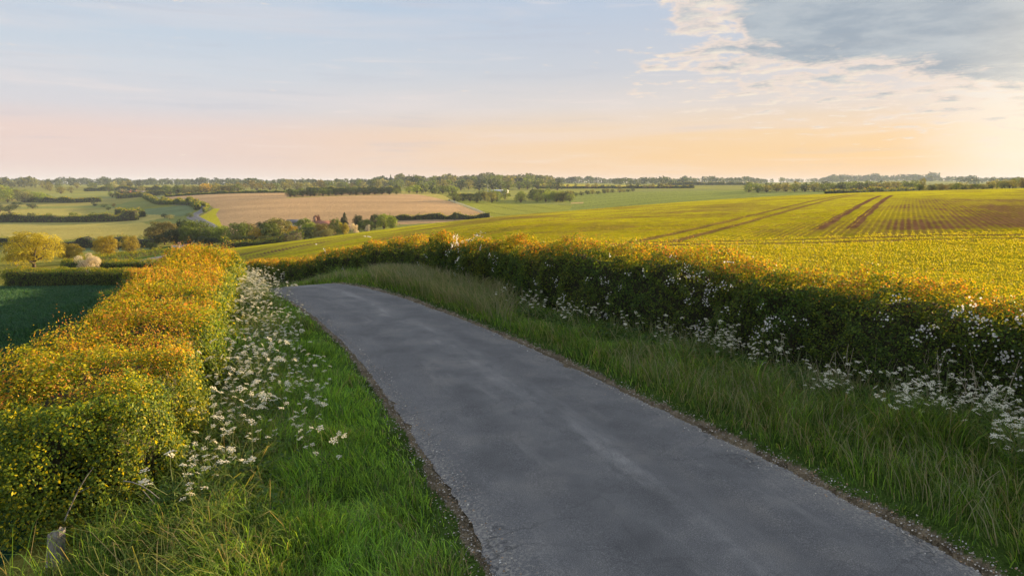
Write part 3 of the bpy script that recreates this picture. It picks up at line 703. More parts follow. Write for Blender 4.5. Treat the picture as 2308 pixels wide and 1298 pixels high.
# ------------------------------------------------------------------ trees
def limb(Vs, Ts, n0, a, b, r0, r1, sides=6, bend=None):
    a = np.array(a, float); b = np.array(b, float); K = 4
    d = unit((b - a)[None])[0]; u = unit(np.cross(d, [.3, .9, .1])[None])[0]; w = np.cross(d, u)
    an = np.arange(sides) * 2 * PI / sides
    for k in range(K + 1):
        f = k / K; c = a + (b - a) * f + (np.array(bend) * math.sin(PI * f) if bend is not None else 0)
        r = r0 + (r1 - r0) * f
        Vs.append(c + (np.cos(an)[:, None] * u + np.sin(an)[:, None] * w) * r)
    for k in range(K):
        for i in range(sides):
            j = (i + 1) % sides
            Ts.append((n0 + k * sides + i, n0 + k * sides + j, n0 + (k + 1) * sides + j, n0 + (k + 1) * sides + i))
    return n0 + (K + 1) * sides
def make_tree(seed, ncards, csize, kind='round'):
    """unit tree: height 1, crown width about 1; hidden far below unless used"""
    rng = np.random.default_rng(seed)
    root = bpy.data.objects.new('tree', None)
    Vs = []; Ts = []; n0 = 0
    if kind == 'conifer':
        n0 = limb(Vs, Ts, n0, (0, 0, -.03), (0, 0, .9), .03, .005)
        lobes = []
        for k in range(14):
            f = k / 13
            for j in range(4):
                a = rng.random() * 6.28; rr = .30 * (1 - f) ** .8 + .02
                lobes.append((np.array([math.cos(a) * rr * .7, math.sin(a) * rr * .7, .12 + .86 * f]), np.array([rr * .55 + .04, rr * .55 + .04, .06])))
    elif kind == 'bush':
        n0 = limb(Vs, Ts, n0, (0, 0, -.03), (0, 0, .5), .035, .01)
        for k in range(5):
            a = rng.random() * 6.28
            n0 = limb(Vs, Ts, n0, (0, 0, .02), (math.cos(a) * .25, math.sin(a) * .25, .5 + .2 * rng.random()), .02, .004)
        lobes = []
        for k in range(16):
            a = rng.random() * 6.28; rr = .34 * math.sqrt(rng.random()); zz = .18 + .62 * rng.random() * (1 - rr * .8)
            lobes.append((np.array([math.cos(a) * rr, math.sin(a) * rr, zz]), np.array([.16, .16, .15]) * (.8 + .5 * rng.random())))
    else:
        th = .15 if kind == 'round' else .08
        n0 = limb(Vs, Ts, n0, (0, 0, -.04), (.01, .0, th), .032, .024, 8)
        lobes = []
        nb = 22
        for k in range(nb):
            a = k * 2.4 + rng.random() * .5; f = (k + .5) / nb
            zz = th + (.92 - th) * (f ** .75)
            prof = math.sin(PI * min(1, (.20 + .72 * f) if kind == 'round' else (.33 + .6 * f))) ** .6
            rr = .40 * prof * (.75 + .35 * rng.random())
            tip = np.array([math.cos(a) * rr, math.sin(a) * rr, zz])
            n0 = limb(Vs, Ts, n0, (.01, 0, th * (.7 + .9 * f)), tip * [.85, .85, .93], .016, .004, 5, bend=rng.normal(size=3) * .015)
            sc = .15 * (.75 + .55 * rng.random()) * (1 - .2 * f)
            lobes.append((tip, np.array([sc * 1.15, sc * 1.15, sc])))
            for q in range(2):
                o2 = rng.normal(size=3) * [.1, .1, .06]
                lobes.append((tip + o2, np.array([sc, sc, sc * .8]) * (.5 + .4 * rng.random())))
        for k in range(5): lobes.append((np.array([rng.normal() * .08, rng.normal() * .08, th + .2 + .12 * k]), np.array([.19, .19, .14])))
    P = []; N = []; B = []
    vol = np.array([l[1][0] * l[1][2] for l in lobes]); cn = rng.multinomial(ncards, vol / vol.sum())
    for (c, r), m in zip(lobes, cn):
        d = unit(rng.normal(size=(m, 3))); d[:, 2] = np.where((d[:, 2] < -.3) & (rng.random(m) < .6), -d[:, 2], d[:, 2])
        rad = (.72 + .36 * rng.random(m))[:, None]
        P.append(c + d * r * rad); N.append(d); B.append(np.full(m, .75 + .5 * rng.random()))
    P = np.vstack(P); N = np.vstack(N); B = np.concatenate(B)
    P[:, :2] *= 1.0 / max(.3, 2 * np.percentile(np.hypot(P[:, 0], P[:, 1]), 97)); P[:, 2] *= 1 / P[:, 2].max() if kind != 'x' else 1
    N = unit(N + rng.normal(size=N.shape) * .55)
    col = (B * (1 + .25 * rng.normal(size=len(B))))[:, None].clip(.4, 1.7) * np.array([[1, 1, 1.]])
    col = col * .5
    V, Tt, cc = cards(P, N, csize * (.6 + .8 * rng.random(len(P))), col, rng, aspect=.8)
    Vt = np.vstack(Vs)
    return Vt, Ts, V, Tt, cc
PROTO = {}
def proto(kind, seed, n, cs):
    key = (kind, seed)
    if key not in PROTO:
        Vt, Ts, V, Tt, cc = make_tree(seed, n, cs, 'round' if kind.startswith('round') else kind)
        a = mesh_np('trunk', Vt, quads=np.array(Ts), mats=[M['bark']], smooth_=True)
        b_ = mesh_np('crown', V, tris=Tt, mats=[M['treeleaf']], col=cc)
        r = bpy.data.objects.new('tree', None)
        a.parent = r; b_.parent = r
        C.objects.unlink(a); C.objects.unlink(b_)
        PROTO[key] = r
    return PROTO[key]
# tints are doubled because the crown's own colour is stored at half value
TINT = {'green': (.15, .22, .035), 'bright': (.26, .36, .04), 'yellow': (.46, .42, .04), 'olive': (.24, .25, .06), 'dark': (.05, .085, .03), 'brown': (.22, .20, .05),
        'copper': (.13, .055, .05), 'conifer': (.06, .09, .05), 'pale': (.34, .36, .14), 'white': (.85, .78, .66), 'gold': (.5, .36, .04)}
def tree(px, Y, top, wpx, tint, kind, label, name='tree', cat='tree', group=None, near=2, z_=None, minh=None):
    x, y = PY(px, Y); zz = z1(x, y) if z_ is None else z_
    _, s = ray(px, top); ztop = CAMH + s * Y
    h = max(ztop - zz, minh or 1.0); w = wpx / FPX * Y
    n, cs = {3: (13000, .022), 2: (5200, .036), 1: (1300, .052), 0: (420, .09)}[near]
    sd = random.randint(1, 3) + near * 10
    pr = proto(kind, sd, n, cs)
    if kind == 'round' and not (px < 300 and Y < 160): kind = 'full'
    t = TINT[tint] if isinstance(tint, str) else tint
    j = 1 + random.uniform(-.12, .12); t = tuple(c * j * 1.5 for c in t)
    o = copy_tree(pr, (x, y, zz), random.uniform(0, 6.28), (w, w, h), label, cat, group, t)
    o.name = name
    return o
# left meadow
tree(70, 112, 521, 122, (.50, .44, .03), 'round', 'big round yellow green tree at the left edge of the meadow', near=3)
tree(150, 128, 546, 56, (.42, .36, .03), 'round', 'small spreading tree just right of the big yellow green tree', near=3)
tree(238, 130, 530, 58, (.40, .33, .03), 'round', 'small round golden tree standing alone in the middle of the left meadow', near=3)
tree(292, 158, 531, 40, (.40, .34, .05), 'round', 'smallest golden tree, just left of the dark bank of trees', near=2)
tree(193, 92, 569, 50, 'white', 'bush', 'round bush covered in white blossom growing out of the trimmed hedge', name='bush', cat='bush', near=3)
tree(30, 118, 548, 60, 'yellow', 'bush', 'low yellow green bush at the foot of the big tree by the left edge', name='bush', cat='bush', near=2)
tree(412, 31.5, 554, 56, (.9, .85, .7), 'bush', 'pale pink and white blossoming bush at the far end of the golden hedge', name='bush', cat='bush', near=3)
# bank of trees behind the crop field: px, Y, top, width, tint, kind, label
BANK = [
 (345, 235, 512, 40, 'brown', 'round', 'brown tinged tree at the left end of the tree bank'),
 (370, 240, 498, 66, 'brown', 'round', 'wide rust brown tree at the left end of the tree bank'),
 (413, 245, 493, 44, 'dark', 'round', 'narrow dark tree behind the rust brown tree'),
 (395, 225, 515, 50, 'dark', 'round', 'low dark tree in front of the narrow dark one'),
 (447, 228, 496, 84, 'green', 'round', 'largest full green tree of the bank, left of the gap'),
 (428, 222, 508, 50, 'green', 'round', 'rounded green tree leaning on the largest tree'),
 (478, 222, 512, 44, 'green', 'round', 'lower green tree on the right shoulder of the largest tree'),
 (499, 218, 506, 44, 'bright', 'round', 'light green tree just left of the gap with the ploughed hill'),
 (540, 230, 499, 58, 'green', 'round', 'dome shaped green tree right of the gap with the ploughed hill'),
 (562, 236, 501, 44, 'brown', 'round', 'brown tinged crown behind the dome shaped green tree'),
 (577, 222, 515, 40, 'gold', 'round', 'golden lit small tree beside the dome shaped tree'),
 (592, 240, 497, 34, 'dark', 'round', 'dark small tree behind the golden lit one'),
 (628, 228, 490, 80, 'olive', 'round', 'large pale olive willow like tree in the middle of the bank'),
 (610, 222, 502, 46, 'green', 'round', 'green tree on the left shoulder of the large olive one'),
 (661, 222, 507, 26, 'gold', 'round', 'narrow golden tree right of the large olive tree'),
 (684, 246, 491, 44, 'green', 'round', 'green tree standing before the cottage'),
 (700, 236, 500, 34, 'bright', 'round', 'light green tree left of the cottage'),
 (686, 218, 512, 52, 'dark', 'bush', 'low dark bush with grey white blossom under the cottage trees'),
 (724, 232, 502, 42, 'brown', 'round', 'low bronze tree in front of the cottage'),
 (717, 275, 484, 20, 'copper', 'round', 'small dark copper beech above the cottage roof'),
 (735, 224, 516, 38, 'pale', 'bush', 'pale grey green bush in front of the bronze tree'),
 (757, 248, 491, 32, 'green', 'round', 'green tree right of the cottage'),
 (745, 236, 508, 30, 'olive', 'bush', 'olive bush at the foot of the tree right of the cottage'),
 (778, 262, 479, 24, 'conifer', 'conifer', 'tall dark pointed conifer right of the cottage'),
 (772, 262, 490, 22, 'conifer', 'conifer', 'shorter dark conifer leaning on the tall pointed one'),
 (776, 240, 501, 24, 'yellow', 'bush', 'yellow green bush under the pointed conifer'),
 (799, 245, 503, 20, 'white', 'bush', 'larger cream blossoming bush at the edge of the crop field'),
 (808, 262, 483, 26, 'dark', 'round', 'dark green tree right of the conifer'),
 (825, 258, 494, 46, 'green', 'round', 'spreading low green tree behind the blossoming bushes'),
 (829, 250, 506, 12, 'white', 'bush', 'smallest cream blossoming bush at the edge of the crop field'),
 (846, 268, 481, 26, 'dark', 'round', 'dark tree left of the bright green pair'),
 (866, 262, 480, 36, 'bright', 'round', 'left tree of the bright green pair at the end of the bank'),
 (885, 258, 486, 26, 'bright', 'round', 'right tree of the bright green pair at the end of the bank'),
 (1027, 318, 478, 13, 'dark', 'round', 'lone small dark tree in the hedge under the ploughed hill'),
 (525, 216, 528, 40, 'olive', 'bush', 'low olive bush under the dome shaped tree'),
 (600, 212, 530, 40, 'olive', 'bush', 'low olive bush under the large olive tree'),
 (560, 212, 530, 36, 'dark', 'bush', 'low dark bush between the two olive bushes'),
 (350, 222, 528, 40, 'dark', 'bush', 'dark bush below the rust brown trees'),
 (470, 214, 532, 50, 'dark', 'bush', 'dark bush below the largest green tree'),
 (340, 185, 545, 30, 'dark', 'bush', 'dark bush below the smallest golden tree'),
 (265, 205, 540, 34, 'dark', 'bush', 'dark bush between the two small golden trees'),
]
for px, Y, top, w, t, k, lab in BANK:
    tree(px, Y, top, w, t, k, lab, name='bush' if k == 'bush' else 'tree', cat='bush' if k == 'bush' else 'tree', group='trees and bushes of the bank behind the crop field', near=2, minh=2)
# bushes in the left valley hedges
LB = [(25, 430, 478, 34, 'dark'), (75, 430, 479, 20, 'dark'), (112, 430, 480, 22, 'green'), (168, 432, 478, 24, 'green'), (215, 430, 479, 36, 'green'), (8, 560, 458, 20, 'dark'), (28, 545, 463, 26, 'dark'), (42, 600, 455, 26, 'dark'), (80, 600, 459, 26, 'dark'),
      (220, 620, 455, 14, 'dark'), (240, 600, 460, 16, 'green'), (262, 600, 458, 10, 'gold'), (292, 455, 470, 26, 'dark'), (315, 440, 474, 24, 'dark'), (375, 415, 486, 18, 'dark'), (385, 400, 489, 18, 'pale'), (250, 560, 468, 12, 'green'), (430, 395, 490, 20, 'green')]
for i, (px, Y, top, w, t) in enumerate(LB):
    tree(px, Y, top, w, t, 'bush', 'rounded bush standing in a hedge or meadow of the left valley', name='bush', cat='bush', group='bushes dotted over the left valley', near=1, minh=3)
def wood(n, pf, group, label, tints, near=0, kinds=('full',), seed=1, name='tree'):
    r = random.Random(seed)
    for i in range(n):
        px, Y, hpx, w = pf(i, r)
        x, y = PY(px, Y); zz = z1(x, y); h = hpx / FPX * Y
        top = ray(px, 0); _, s = ray(px, 420)
        wd = w
        nn, cs = {1: (1300, .052), 0: (420, .09)}[near]
        pr = proto(r.choice(kinds), r.randint(1, 4) + near * 10, nn, cs)
        t = TINT[r.choice(tints)]; j = r.uniform(.8, 1.2)
        o = copy_tree(pr, (x, y, zz), r.uniform(0, 6.28), (wd, wd, h), label, 'tree', group, tuple(c * j * 1.5 for c in t)); o.name = name
# copse on top of the ploughed hill
wood(34, lambda i, r: (655 + (i % 17) * 15 + r.uniform(-4, 4), (560 if i < 17 else 590) + (i % 17) * 4.2, 16 + r.uniform(-3, 3), 9 + r.uniform(-1, 2)), 'trees of the long dark copse on the ploughed hill',
     'tree in the long dark copse on top of the ploughed hill', ['dark', 'dark', 'dark', 'green'], near=1, seed=2)
# upper left wood
wood(13, lambda i, r: (-15 + i * 10.5 + r.uniform(-4, 4), 740 + r.uniform(-20, 60) - i * 3, 38 - i * 1.8 + r.uniform(-3, 3), 18 + r.uniform(-2, 2)), 'trees of the hanging wood at the upper left', 'pale green tree of the hanging wood at the far left edge', ['olive', 'green', 'pale', 'bright'], near=1, seed=3)
# scattered parkland trees left
wood(22, lambda i, r: (r.uniform(90, 330), r.uniform(880, 1250), r.uniform(12, 20), r.uniform(9, 15)), 'scattered trees below the left ridge', 'pale green tree among the scattered ones below the left ridge', ['olive', 'green', 'pale', 'olive', 'dark'], near=0, seed=4)
# trees along the top of the ploughed field, left
wood(18, lambda i, r: (383 + i * 9.4 + r.uniform(-3, 3), 800 + r.uniform(-15, 40), 21 - abs(i - 9) * .4 + r.uniform(-4, 4), 13 + r.uniform(-2, 3)), 'trees along the top left edge of the ploughed hill', 'olive tree in the belt along the top left edge of the ploughed hill', ['olive', 'green', 'pale', 'gold', 'olive'], near=0, seed=5)
tree(352, 770, 428, 26, 'dark', 'round', 'dark round tree standing by the village at the top of the winding lane', near=1, minh=6)
tree(340, 700, 436, 14, 'gold', 'round', 'small golden tree beside the village hedge', near=1, minh=4)
wood(14, lambda i, r: (255 + i * 7 + r.uniform(-3, 3), 790 + r.uniform(0, 60), 10 + r.uniform(-2, 3), 7 + r.uniform(-1, 2)), 'garden trees around the village', 'dark garden tree among the village cottages', ['dark', 'dark', 'olive', 'green'], near=0, seed=6)
# ridge wood behind copse
wood(27, lambda i, r: (545 + i * 14 + r.uniform(-4, 4), 980 + r.uniform(-40, 90), 19 + r.uniform(-4, 4), 15 + r.uniform(-2, 3)), 'trees of the ridge wood behind the copse', 'tree of the olive green ridge wood behind the copse', ['olive', 'green', 'olive', 'pale', 'brown'], near=0, seed=7)
# central wood below the hill crest
wood(32, lambda i, r: (930 + (i % 16) * 22 + r.uniform(-6, 6), (900 if i < 16 else 1080) + r.uniform(-40, 60), 22 + r.uniform(-4, 5), 19 + r.uniform(-3, 4)), 'trees of the large central hill wood', 'tree of the large rounded hill wood in the centre of the skyline', ['green', 'olive', 'green', 'dark'], near=0, seed=8)
wood(12, lambda i, r: (925 + i * 9.6 + r.uniform(-3, 3), 690 + r.uniform(-20, 30), 17 + r.uniform(-3, 3), 8.5 + r.uniform(-1, 2)), 'trees of the small wood above the hill track', 'green tree of the small wood above the track at the hill corner', ['green', 'dark', 'bright'], near=0, seed=9)
wood(38, lambda i, r: (lambda a: (1010 + a * 282 + r.uniform(-5, 5), 505 + r.uniform(0, 120) * min(1, .15 + a * 1.2) * (1 if a < .85 else .8), 18 + 5 * math.sin(a * 3) + r.uniform(-4, 4), 9 + r.uniform(-1.5, 2)))(r.random() ** .7), 'trees of the plantation in the middle distance', 'tree of the mixed plantation in the dip beyond the crop field', ['dark', 'green', 'green', 'olive', 'bright'], near=1, seed=10)
wood(13, lambda i, r: (1288 + i * 11.5 + r.uniform(-3, 3), 640 + i * 10 + r.uniform(-10, 10), 10 - i * .2 + r.uniform(-2, 2), 6 + r.uniform(-1, 1)), 'trees of the thin belt right of the plantation', 'tree of the thin belt running right from the plantation', ['olive', 'green', 'dark'], near=0, seed=11)
# field trees in the hedge before the yellow field
FT = [1211, 1225, 1278, 1296, 1322, 1333, 1341, 1357, 1368, 1393, 1412, 1418, 1435, 1450, 1462, 1469, 1482, 1487, 1498, 1508]
wood(len(FT), lambda i, r: (FT[i], 985 - i * 2 + r.uniform(-5, 5), 10 + r.uniform(-2, 3), 6 + r.uniform(-1.5, 2)), 'small trees along the hedge before the yellow field', 'small round tree in the hedgerow crossing before the yellow field', ['dark', 'olive', 'brown'], near=0, seed=12)
# long wood right
wood(38, lambda i, r: (1685 + (i % 19) * 20.5 + r.uniform(-4, 4), (640 if i < 19 else 680) + r.uniform(-15, 15), 19 + r.uniform(-3, 3), 11.5 + r.uniform(-1, 2)), 'trees of the long flat wood on the right', 'tree of the long flat wood beyond the crop field on the right', ['dark', 'green', 'green', 'olive'], near=0, seed=13)
# bushes on the far side of the crop field
wood(34, lambda i, r: (2065 + i * 8.6 + r.uniform(-3, 3), 350 + r.uniform(0, 30), 16 + r.uniform(-4, 4) + (7 if i > 18 else 0), 4.6 + r.uniform(-.8, 1.4)), 'bushes behind the crest of the crop field on the right', 'rounded bush in the row behind the crest of the ploughed right field', ['olive', 'pale', 'green', 'brown', 'dark'], near=1, kinds=('bush', 'full'), seed=14, name='bush')
tree(2070, 372, 400, 14, 'olive', 'round', 'single taller tree at the left end of the bushes on the right crest', near=1)
tree(925, 1150, 393, 10, 'conifer', 'conifer', 'left dark pine poking above the skyline in the centre', name='pine_tree', near=1)
tree(938, 1150, 392, 13, 'conifer', 'round', 'right flat topped pine poking above the skyline in the centre', name='pine_tree', near=1)
tree(884, 1150, 393, 9, 'conifer', 'conifer', 'lone dark pine poking above the ridge wood', name='pine_tree', near=1)
tree(1262, 1500, 399, 27, 'dark', 'round', 'broad dark oak alone on the skyline right of the hill wood', near=1)
tree(1242, 1500, 402, 14, 'dark', 'round', 'smaller dark tree on the skyline next to the broad oak', near=1)
# far woods on the skyline: one mass
def far_wood(name, bands, label, seed, cards_n=46):
    rng = np.random.default_rng(seed); acc = Acc()
    for (p0, p1, y0, y1_, n, h0, h1, tint) in bands:
        px = rng.uniform(p0, p1, n); Y = rng.uniform(y0, y1_, n); x = (px - 1154) / FPX * Y
        z = zf(x, Y, False); h = rng.uniform(h0, h1, n) * (.7 + .6 * vnoise(px / 22, Y * 0, seed)); w = h * rng.uniform(.7, 1.15, n)
        for k in range(n):
            m = cards_n
            d = unit(rng.normal(size=(m, 3))); d[:, 2] = np.where(rng.random(m) < .35, -np.abs(d[:, 2]), np.abs(d[:, 2]))
            c = np.array([x[k], Y[k], z[k] + h[k] * .45])
            P = c + d * [w[k] * .55, w[k] * .55, h[k] * .5] * (.75 + .35 * rng.random((m, 1)))
            col = np.array(tint) * rng.uniform(.7, 1.3) * (1 + .2 * rng.normal(size=(m, 1))).clip(.4, 1.6)
            V, Tt, cc = cards(P, unit(d + rng.normal(size=(m, 3)) * .5), h[k] * .26, col * np.ones((1, 3)), rng, aspect=.9)
            acc.add(V, Tt, cc)
    o = acc.build(name, [M['leaf']]); tag(o, label, 'wood', kind='stuff')
DG = (.05, .08, .03); OG = (.09, .11, .035)
far_wood('distant_wood', [(-300, 560, 1500, 1900, 330, 8, 15, DG), (-300, 560, 1950, 2400, 200, 10, 19, DG), (-60, 90, 1250, 1450, 30, 10, 18, OG)], 'hazy blue green wood along the left skyline', 41)
far_wood('distant_wood', [(520, 960, 1350, 1800, 230, 9, 15, DG), (900, 1240, 1350, 1750, 300, 13, 19, OG)], 'hazy wood along the central skyline over the hill', 42)
far_wood('distant_wood', [(1220, 1720, 1800, 2300, 240, 11, 18, DG), (1380, 1540, 1400, 1600, 50, 9, 14, DG), (1640, 2700, 2300, 3000, 420, 12, 20, DG), (1840, 2100, 2800, 3100, 120, 18, 30, DG), (2150, 2700, 1500, 1900, 110, 9, 15, DG)], 'hazy blue wood along the right skyline', 43)

# ------------------------------------------------------------------ grass
def blades(name, x, y, hgt, wid, col, rng, label, lean=.35, tall_bend=.5, kind='stuff', zoff=0.0, cat='grass', parent=None, mat='grass'):
    n = len(x); z = zf(x, y) - .01 + zoff
    a = rng.random(n) * 2 * PI; ca = np.cos(a); sa = np.sin(a)
    la = rng.random(n) * 2 * PI; lm = np.abs(rng.normal(size=n)) * lean * hgt + tall_bend * .15 * hgt
    fa = 6.28 * 2 * vnoise(x * 1.3, y * 1.3, 301); lx = np.cos(la) * lm + (.28 * np.cos(fa) - .08) * hgt; ly = np.sin(la) * lm + .28 * np.sin(fa) * hgt
    base = np.stack([x, y, z], 1); side = np.stack([ca * wid * .5, sa * wid * .5, 0 * z], 1)
    m1 = base + np.stack([lx * .3, ly * .3, hgt * .5], 1); m2 = base + np.stack([lx * .7, ly * .7, hgt * .82], 1)
    tip = base + np.stack([lx * 1.25, ly * 1.25, hgt * (1 - .12 * tall_bend)], 1)
    V = np.stack([base - side, base + side, m1 - side * .85, m1 + side * .85, m2 - side * .6, m2 + side * .6, tip], 1).reshape(-1, 3)
    i = np.arange(n)[:, None] * 7
    Q = np.concatenate([i + [0, 1, 3, 2], i + [2, 3, 5, 4]], 1).reshape(-1, 4); Tt = i + [4, 5, 6]
    o = mesh_np(name, V, tris=Tt, quads=Q, mats=[M[mat]], col=np.repeat(col, 7, 0))
    if label: tag(o, label, cat, kind=kind)
    return o
HLs, _ = spline(HL, .5); HRs, _ = spline(HEDGE_R, .5)
def dist_line(x, y, L):
    d = np.full(len(x), 1e9)
    for k in range(0, len(x), 20000):
        d[k:k + 20000] = np.sqrt(((x[k:k + 20000, None] - L[:, 0]) ** 2 + (y[k:k + 20000, None] - L[:, 1]) ** 2).min(1))
    return d
def scatter(n, x0, x1, y0, y1_, rng, power=1.0):
    y = y0 + (y1_ - y0) * rng.random(n) ** power
    return rng.uniform(x0, x1, n), y
def inview(x, y, m=.06): return (np.abs(x) < (.79 + m) * np.maximum(y, 0) + 1.0) & (y > 5.2)
def verge(side, n, seed, label):
    rng = np.random.default_rng(seed)
    t = 6 + (RT[NEARN - 1] - 6) * rng.random(n * 3) ** 2.0
    t = t[t < 75]
    x0 = np.interp(t, RT, RX); y0 = np.interp(t, RT, RY); w = np.interp(t, RT, RW); tx = np.interp(t, RT, RTX); ty = np.interp(t, RT, RTY)
    ext = 4.4 if side < 0 else 9.5
    off = w + .02 + ext * rng.random(len(t))
    x = x0 + side * ty * off; y = y0 - side * tx * off
    e = off - w
    edge = .12 + .28 * fbm(x * 1.4, y * 1.4, 91)
    dh = dist_line(x, y, HLs if side < 0 else HRs)
    lim = 1.0 if side < 0 else .65
    hx = np.interp(y, HRs[:, 1], HRs[:, 0])
    ok = (e > edge * .8) & (dh > lim) & inview(x, y)
    if side > 0: ok &= x < hx
    ok &= rng.random(len(x)) < smooth(0, .5, e - edge * .5) * .8 + .2
    x, y, e, t, dh = x[ok], y[ok], e[ok], t[ok], dh[ok]
    x, y, e, dh = x[:n], y[:n], e[:n], dh[:n]
    m = len(x)
    clump = fbm(x * 1.1, y * 1.1, 93); c2 = fbm(x * .35, y * .35, 95); c3 = vnoise(x * 3.1, y * 3.1, 97)
    dist = np.hypot(x, y)
    if side < 0: h = .11 + .16 * smooth(.1, 1.2, e) + .20 * smooth(1.5, 3.2, e)
    else: h = .10 + .22 * smooth(.1, 1.0, e) + .25 * smooth(1.0, 3.0, e)
    h = h * (.2 + 1.6 * clump * (.6 + .8 * c3)) * (.7 + .6 * rng.random(m))
    wd = (.0045 + .0007 * dist) * (.7 + .6 * rng.random(m))
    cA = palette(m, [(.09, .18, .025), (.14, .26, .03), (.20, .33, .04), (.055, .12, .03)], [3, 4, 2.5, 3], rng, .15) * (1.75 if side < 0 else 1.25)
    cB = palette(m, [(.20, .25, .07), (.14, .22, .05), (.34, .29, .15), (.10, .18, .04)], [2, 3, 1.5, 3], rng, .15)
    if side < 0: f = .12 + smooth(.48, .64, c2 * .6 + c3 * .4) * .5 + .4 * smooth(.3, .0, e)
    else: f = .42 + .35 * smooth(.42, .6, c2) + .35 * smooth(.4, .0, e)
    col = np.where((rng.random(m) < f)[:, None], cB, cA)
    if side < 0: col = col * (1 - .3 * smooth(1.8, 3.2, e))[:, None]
    col = col * (.65 + .7 * fbm(x * .7, y * .7, 99))[:, None]
    h = h * (np.clip((dh - .6) / 2.0, .28, 1) if side > 0 else 1)
    h = h * np.where(np.hypot(x + 4.85, y - 6.3) < .62, .2, 1)
    return blades('verge_grass', x, y, h, wd, col, rng, label, lean=.38, tall_bend=1.0)
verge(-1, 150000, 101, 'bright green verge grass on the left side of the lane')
verge(1, 190000, 102, 'long rough verge grass on the right side of the lane')
# seeding grass heads, pale and feathery
def seed_grass(n, seed):
    rng = np.random.default_rng(seed)
    t = 8 + 64 * rng.random(n * 4) ** 1.3
    x0 = np.interp(t, RT, RX); y0 = np.interp(t, RT, RY); w = np.interp(t, RT, RW); tx = np.interp(t, RT, RTX); ty = np.interp(t, RT, RTY)
    off = w + .5 + 8 * rng.random(len(t)); x = x0 + ty * off; y = y0 - tx * off
    dh = dist_line(x, y, HRs); hx = np.interp(y, HRs[:, 1], HRs[:, 0])
    patch = fbm(x * .5, y * .5, 111)
    px = 1154 + FPX * x / y
    wgt = .25 + .9 * smooth(.48, .6, patch) + 1.5 * ((px > 840) & (px < 1150))
    ok = (dh > .8) & (x < hx) & inview(x, y) & (rng.random(len(x)) < wgt / 2)
    x, y = x[ok][:n], y[ok][:n]; m = len(x); px = px[ok][:n]
    hump = ((px > 840) & (px < 1180)) * .22
    h = .40 + .25 * rng.random(m) + hump
    dist = np.hypot(x, y)
    z = zf(x, y)
    blades('seeding_grass', x, y, h, (.004 + .0006 * dist), palette(m, [(.24, .26, .13), (.32, .30, .19), (.16, .22, .08)], [2, 2, 2], rng, .12), rng, 'pale feathery seeding grass along the right verge', lean=.3, tall_bend=1.2)
seed_grass(19000, 103)
def corner_grass(seed):
    rng = np.random.default_rng(seed); n = 1900
    cl = rng.integers(0, 60, n); cy = 5.9 + 16 * rng.random(60) ** 1.5; cx = np.interp(cy, HLs[:, 1], HLs[:, 0]) + 1.5 + .9 * rng.random(60)
    x = cx[cl] + rng.normal(size=n) * .16; y = cy[cl] + rng.normal(size=n) * .16
    x = np.concatenate([x, rng.uniform(-4.9, -2.3, 220)]); y = np.concatenate([y, rng.uniform(5.6, 7.6, 220)])
    ok = np.hypot(x + 4.8, y - 6.3) > .75; x, y = x[ok], y[ok]; m = len(x)
    blades('seeding_grass', x, y, .45 + .3 * rng.random(m), .0055 + .0006 * np.hypot(x, y), palette(m, [(.26, .29, .09), (.15, .24, .06), (.34, .30, .15)], [2, 4, .7], rng, .12), rng, 'tall arching seeding grass along the foot of the golden hedge', lean=.5, tall_bend=1.6)
corner_grass(107)
def weeds(side, n, seed, label):
    rng = np.random.default_rng(seed); L_ = HLs if side < 0 else HRs
    k = (rng.random(n) ** 1.6 * (len(L_) * .62)).astype(int); cen = rng.integers(0, 400, n)
    ph = rng.random((400, 3)); kk = (ph[:, 0] ** 1.5 * len(L_) * .6).astype(int)
    off = (1.25 + 1.0 * ph[:, 1] ** 1.4) * (1 if side < 0 else -1)
    x = L_[kk, 0][cen] + off[cen] + rng.normal(size=n) * .16; y = L_[kk, 1][cen] + rng.normal(size=n) * .16 - (0 if side < 0 else .35)
    hh = (.25 + .4 * ph[:, 2][cen]) * (1 if side < 0 else .55); zz = hh * rng.random(n) ** .7
    ok = inview(x, y) & (np.hypot(x + 4.87, y - 6.4) > .6); x, y, zz = x[ok], y[ok], zz[ok]; m = len(x)
    sd2, ix2 = road_sd(x, y); k2 = np.abs(sd2) > RW[ix2] + .8; x, y, zz = x[k2], y[k2], zz[k2]; m = len(x)
    P = np.stack([x, y, zf(x, y) + zz], 1)
    V, T_, cc = cards(P, unit(rng.normal(size=(m, 3)) * .45 + [0, 0, 1]), (.05 + .05 * rng.random(m)) * (1 + np.hypot(x, y) / 50), palette(m, [(.05, .10, .025), (.08, .15, .03), (.11, .17, .04)], [3, 3, 1], rng), rng, aspect=.5)
    a = Acc(); a.add(V, T_, cc); tag(a.build('weeds', [M['leaf']]), label, 'weeds', kind='stuff')
weeds(-1, 16000, 108, 'leafy dark nettles and weeds at the foot of the golden hedge')
weeds(1, 22000, 109, 'leafy dark nettles and weeds at the foot of the shaded hedge')
